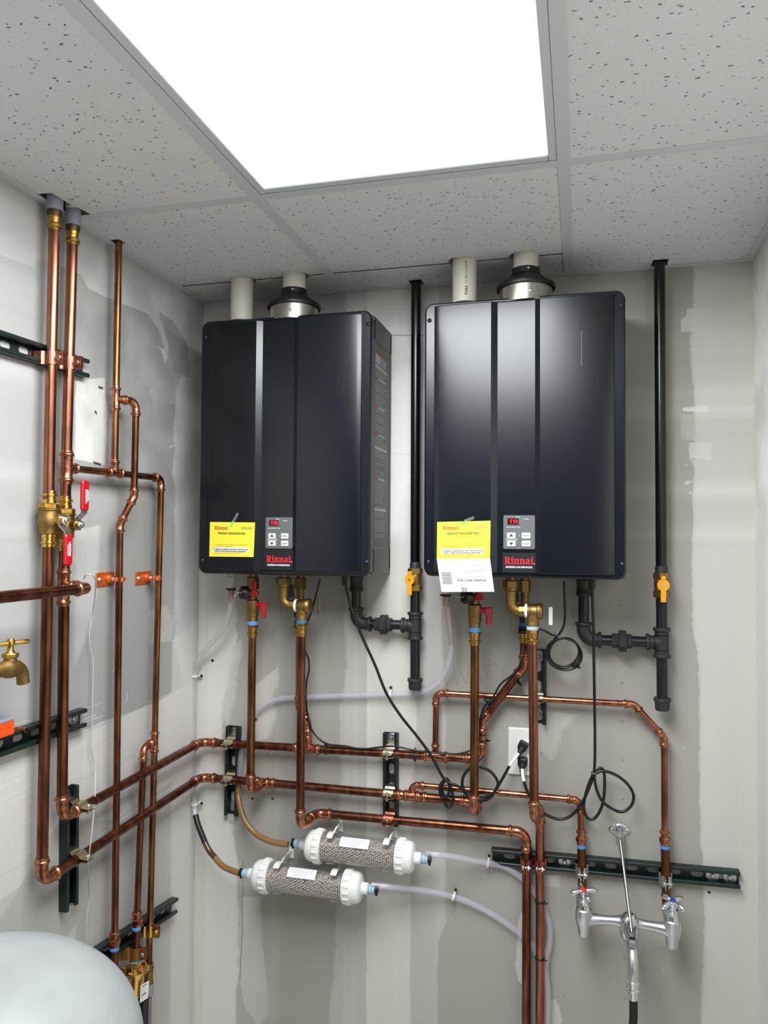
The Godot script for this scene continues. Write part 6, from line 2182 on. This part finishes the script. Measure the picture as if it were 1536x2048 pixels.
func build_hoses():
	var r := 0.0082
	# left heater: trap, clear hose down the corner, brown water near the filter
	var t := thing("drain_hose", "clear drain hose from the left heater down the corner to the lower filter", "hose", Vector3(0.01, 0.9892, 0.03))
	var s := st()
	tube(s, spl([Vector3(0.1518, 1.5658, 0.1), Vector3(0.136, 1.5224, 0.085), Vector3(0.1002, 1.4706, 0.07), Vector3(0.0516, 1.4263, 0.05), Vector3(0.0205, 1.3884, 0.035), Vector3(0.0029, 1.345, 0.022), Vector3(-0.0024, 1.2713, 0.016), Vector3(-0.0031, 1.1553, 0.014), Vector3(-0.0017, 1.0409, 0.016), Vector3(0.0102, 0.975, 0.03), Vector3(0.0208, 0.9512, 0.04)], 6), r, 14, false)
	part(t, "hose", s, M.hose_clear)
	s = st()
	tube(s, spl([Vector3(0.0208, 0.9512, 0.04), Vector3(0.0361, 0.9253, 0.05), Vector3(0.0624, 0.8857, 0.06)], 6), r, 14)
	part(t, "dark_length", s, M.black_plastic, "dark stretch of the hose")
	s = st()
	tube(s, spl([Vector3(0.0624, 0.8857, 0.06), Vector3(0.0797, 0.8664, 0.066), Vector3(0.0999, 0.8531, 0.072)], 6), r, 14)
	part(t, "brown_length", s, M.brown_water, "dark brown stretch of the hose")
	s = st()
	tube(s, spl([Vector3(0.0999, 0.8531, 0.072), Vector3(0.12, 0.84, 0.078), Vector3(0.1418, 0.8319, 0.082), Vector3(0.1807, 0.8268, 0.088)], 6), r, 14)
	part(t, "hose_filled", s, M.hose_wet, "brown water-filled end")
	trap(Vector3(0.1522, 1.6418, 0.1), "left", t)
	# right heater: clear hose sweeping left behind the risers to the upper filter
	t = thing("drain_hose", "clear drain hose sweeping from the right heater across the wall to the upper filter", "hose", Vector3(0.3865, 1.2958, 0.02))
	s = st()
	tube(s, spl([Vector3(0.7558, 1.6049, 0.1), Vector3(0.7577, 1.57, 0.095), Vector3(0.7614, 1.5178, 0.085), Vector3(0.763, 1.4709, 0.07), Vector3(0.7541, 1.4229, 0.055), Vector3(0.7304, 1.3773, 0.04), Vector3(0.696, 1.3455, 0.028), Vector3(0.6493, 1.3292, 0.02), Vector3(0.5859, 1.322, 0.016), Vector3(0.5004, 1.3138, 0.014), Vector3(0.399, 1.305, 0.014), Vector3(0.3251, 1.2978, 0.014), Vector3(0.265, 1.29, 0.014), Vector3(0.2196, 1.2703, 0.014), Vector3(0.1862, 1.2399, 0.014), Vector3(0.165, 1.2031, 0.014), Vector3(0.1532, 1.1598, 0.014), Vector3(0.1462, 1.1097, 0.014), Vector3(0.1433, 1.0535, 0.016)], 6), r, 14, false)
	part(t, "hose", s, M.hose_clear)
	s = st()
	tube(s, spl([Vector3(0.1433, 1.0535, 0.016), Vector3(0.1466, 1.0144, 0.025), Vector3(0.1642, 0.9809, 0.045), Vector3(0.1898, 0.9501, 0.06), Vector3(0.2252, 0.9267, 0.068), Vector3(0.2715, 0.9142, 0.072), Vector3(0.3168, 0.913, 0.072)], 6), r, 14)
	part(t, "hose_filled", s, M.hose_wet, "brown water-filled end")
	s = st()
	tube(s, spl([Vector3(0.7555, 1.5894, 0.098), Vector3(0.7576, 1.561, 0.094), Vector3(0.7614, 1.5178, 0.085), Vector3(0.7632, 1.4736, 0.071)], 5), r * 0.86, 12)
	part(t, "stained_length", s, M.hose_pink, "pinkish stained length")
	trap(Vector3(0.7543, 1.6408, 0.1), "right", t)
	# outlets of the filters
	t = thing("drain_hose", "clear hose leaving the upper filter towards the long channel", "hose", Vector3(0.8853, 0.8924, 0.03))
	s = st()
	tube(s, spl([Vector3(0.6988, 0.9305, 0.072), Vector3(0.7353, 0.93, 0.07), Vector3(0.7785, 0.9224, 0.055), Vector3(0.8212, 0.9101, 0.035), Vector3(0.8646, 0.9003, 0.018), Vector3(0.9028, 0.8907, 0.012), Vector3(0.9412, 0.8687, 0.01), Vector3(0.9666, 0.8425, 0.01), Vector3(0.9856, 0.8195, 0.01), Vector3(1.0021, 0.7902, 0.013), Vector3(1.0109, 0.7551, 0.016), Vector3(1.0097, 0.7148, 0.016), Vector3(1.0023, 0.6847, 0.018), Vector3(1.0011, 0.6443, 0.02), Vector3(1.0062, 0.5901, 0.022), Vector3(1.0037, 0.5026, 0.022)], 6), r, 14)
	part(t, "hose", s, M.hose_clear)
	t = thing("drain_hose", "clear hose leaving the lower filter and curving down behind the floor drops", "hose", Vector3(0.821, 0.7696, 0.03))
	s = st()
	tube(s, spl([Vector3(0.5573, 0.84, 0.088), Vector3(0.6052, 0.8372, 0.08), Vector3(0.6543, 0.8291, 0.06), Vector3(0.7027, 0.8174, 0.035), Vector3(0.7595, 0.8029, 0.016), Vector3(0.8119, 0.7883, 0.012), Vector3(0.864, 0.767, 0.01), Vector3(0.9093, 0.7435, 0.01), Vector3(0.9477, 0.7182, 0.01), Vector3(0.973, 0.6914, 0.01), Vector3(0.9856, 0.6428, 0.01), Vector3(0.9894, 0.5806, 0.01), Vector3(0.9895, 0.4928, 0.01)], 6), r, 14)
	part(t, "hose", s, M.hose_clear)
	hose_clip(Vector3(0.0014, 1.3421, 0.022), Vector3(0, 1, 0), "white clip on the corner hose beside the left wall, upper of two")
	hose_clip(Vector3(0.0096, 0.9775, 0.029), Vector3(0, 1, 0), "white clip on the corner hose just above its dark stretch")
	hose_clip(Vector3(0.5873, 1.3221, 0.016), Vector3(1, 0, 0), "white clip on the sweeping hose under the left drip leg")
	hose_clip(Vector3(0.853, 0.9007, 0.019), Vector3(1, -0.15, 0), "white clip on the hose at the long channel's left end")
	hose_clip(Vector3(0.7622, 0.802, 0.016), Vector3(1, -0.3, 0), "white clip on the lower hose, right of both filters")


func trap(p: Vector3, who: String, t: Node3D):
	var D := Vector3.DOWN
	var s := st()
	lathe(s, p, D, [Vector2(-0.012, 0.012), Vector2(0.004, 0.012), Vector2(0.005, 0.0135), Vector2(0.022, 0.013), Vector2(0.024, 0.0105), Vector2(0.036, 0.010), Vector2(0.037, 0.008)], 10)
	part(t, "drain_fitting", s, M.pvc)
	s = st()
	lathe(s, p + D * 0.036, D, [Vector2(0, 0.009), Vector2(0.001, 0.0125), Vector2(0.0055, 0.0125), Vector2(0.0065, 0.009)], 18)
	box(s, p + Vector3(-0.013, -0.039, 0.0), Vector3(0.008, 0.004, 0.006), 0.001)
	part(t, "hose_clamp", s, M.black_plastic)
	s = st()
	tube(s, [p + D * 0.04, p + D * 0.052, p + D * 0.066 + Vector3(-0.001, 0, 0)], 0.0086, 14)
	part(t, "stub", s, M.hose_pink)


# ---------------------------------------------------------------- small things
func build_small_things():
	# hose bibb at the left edge
	var X := Vector3(1, 0, 0)
	var Y := Vector3.UP
	var c := Vector3(0.08, 1.506, 0.851)
	var t := thing("hose_bibb", "brass garden tap with a straight tee handle at the left edge", "faucet", c - Y * 0.04)
	var s := st()
	var f := Vector3(0, 0, -1)
	tube(s, spl([c - f * 0.09, c - f * 0.05, c - f * 0.018 + Y * 0.002, c, c + f * 0.016 - Y * 0.001, c + f * 0.03 - Y * 0.012, c + f * 0.035 - Y * 0.032], 5), [0.0115, 0.0115, 0.0115, 0.0115, 0.0115, 0.0115, 0.012, 0.0125, 0.013, 0.0135, 0.0145, 0.0158, 0.0168, 0.0172, 0.0172, 0.0172, 0.017, 0.0165, 0.016, 0.015, 0.014, 0.0134, 0.013, 0.0126, 0.0122, 0.012, 0.0118, 0.0116, 0.0115, 0.0115, 0.0116], 20)
	lathe(s, c + Y * 0.012, Y, [Vector2(0, 0.012), Vector2(0.01, 0.0105)], 16)
	part(t, "body", s, M.brass_cast)
	s = st()
	hexnut(s, c + Y * 0.02, c + Y * 0.0285, 0.0145)
	lathe(s, c + Y * 0.0285, Y, [Vector2(0, 0.009), Vector2(0.004, 0.0062), Vector2(0.014, 0.0052), Vector2(0.0145, 0.0075), Vector2(0.021, 0.0078), Vector2(0.026, 0.005), Vector2(0.027, 0.0001)], 16)
	part(t, "packing_nut", s, M.brass)
	s = st()
	var hy := c + Y * 0.0465
	var hd := Vector3(0.35, 0, -0.94)
	tube(s, [hy - hd * 0.036, hy - hd * 0.033, hy - hd * 0.02, hy, hy + hd * 0.02, hy + hd * 0.033, hy + hd * 0.036], [0.003, 0.0048, 0.0042, 0.0045, 0.0042, 0.0048, 0.003], 12)
	part(t, "tee_handle", s, M.brass_bright)
	s = st()
	rod(s, c - f * 0.088, c - f * 0.4, 0.0111, 18)
	part(t, "supply_pipe", s, M.copper_pipe)
	# orange block on the channel
	t = thing("orange_block", "orange plastic block with a grey top at the left edge", "block", Vector3(0.028, 1.372, 0.85))
	s = st()
	box(s, Vector3(0.028, 1.385, 0.845), Vector3(0.034, 0.026, 0.1), 0.0015)
	part(t, "body", s, M.orange_plastic)
	s = st()
	box(s, Vector3(0.028, 1.4015, 0.845), Vector3(0.034, 0.006, 0.1), 0.0012)
	part(t, "top", s, M.grey_plastic)
	# offcut lying on the channel
	s = st()
	var oc := Vector3(0.012, 1.3656, 0.7454)
	lathe(s, oc - X * 0.006, X, [Vector2(0, 0.0032), Vector2(0, 0.0052), Vector2(0.024, 0.0052), Vector2(0.024, 0.0032), Vector2(0.01, 0.003)], 16)
	single("copper_stub", "tiny copper tube end just above the left wall's middle channel", "copper tube", s, M.copper_fitting)
	# loose black screws in the back wall
	var n := 0
	for q in [[Vector3(0.0467, 1.3856, 0), "small black screw in the wall between the corner hose and the first riser"], [Vector3(0.1847, 1.2239, 0), "small black screw in the wall right of the first riser"]]:
		s = st()
		lathe(s, q[0], Vector3(0, 0, 1), [Vector2(-0.001, 0.0042), Vector2(0.0012, 0.0042), Vector2(0.002, 0.0018), Vector2(0.0021, 0.0001)], 12)
		single("wall_screw", q[1], "screw", s, M.black_plastic)
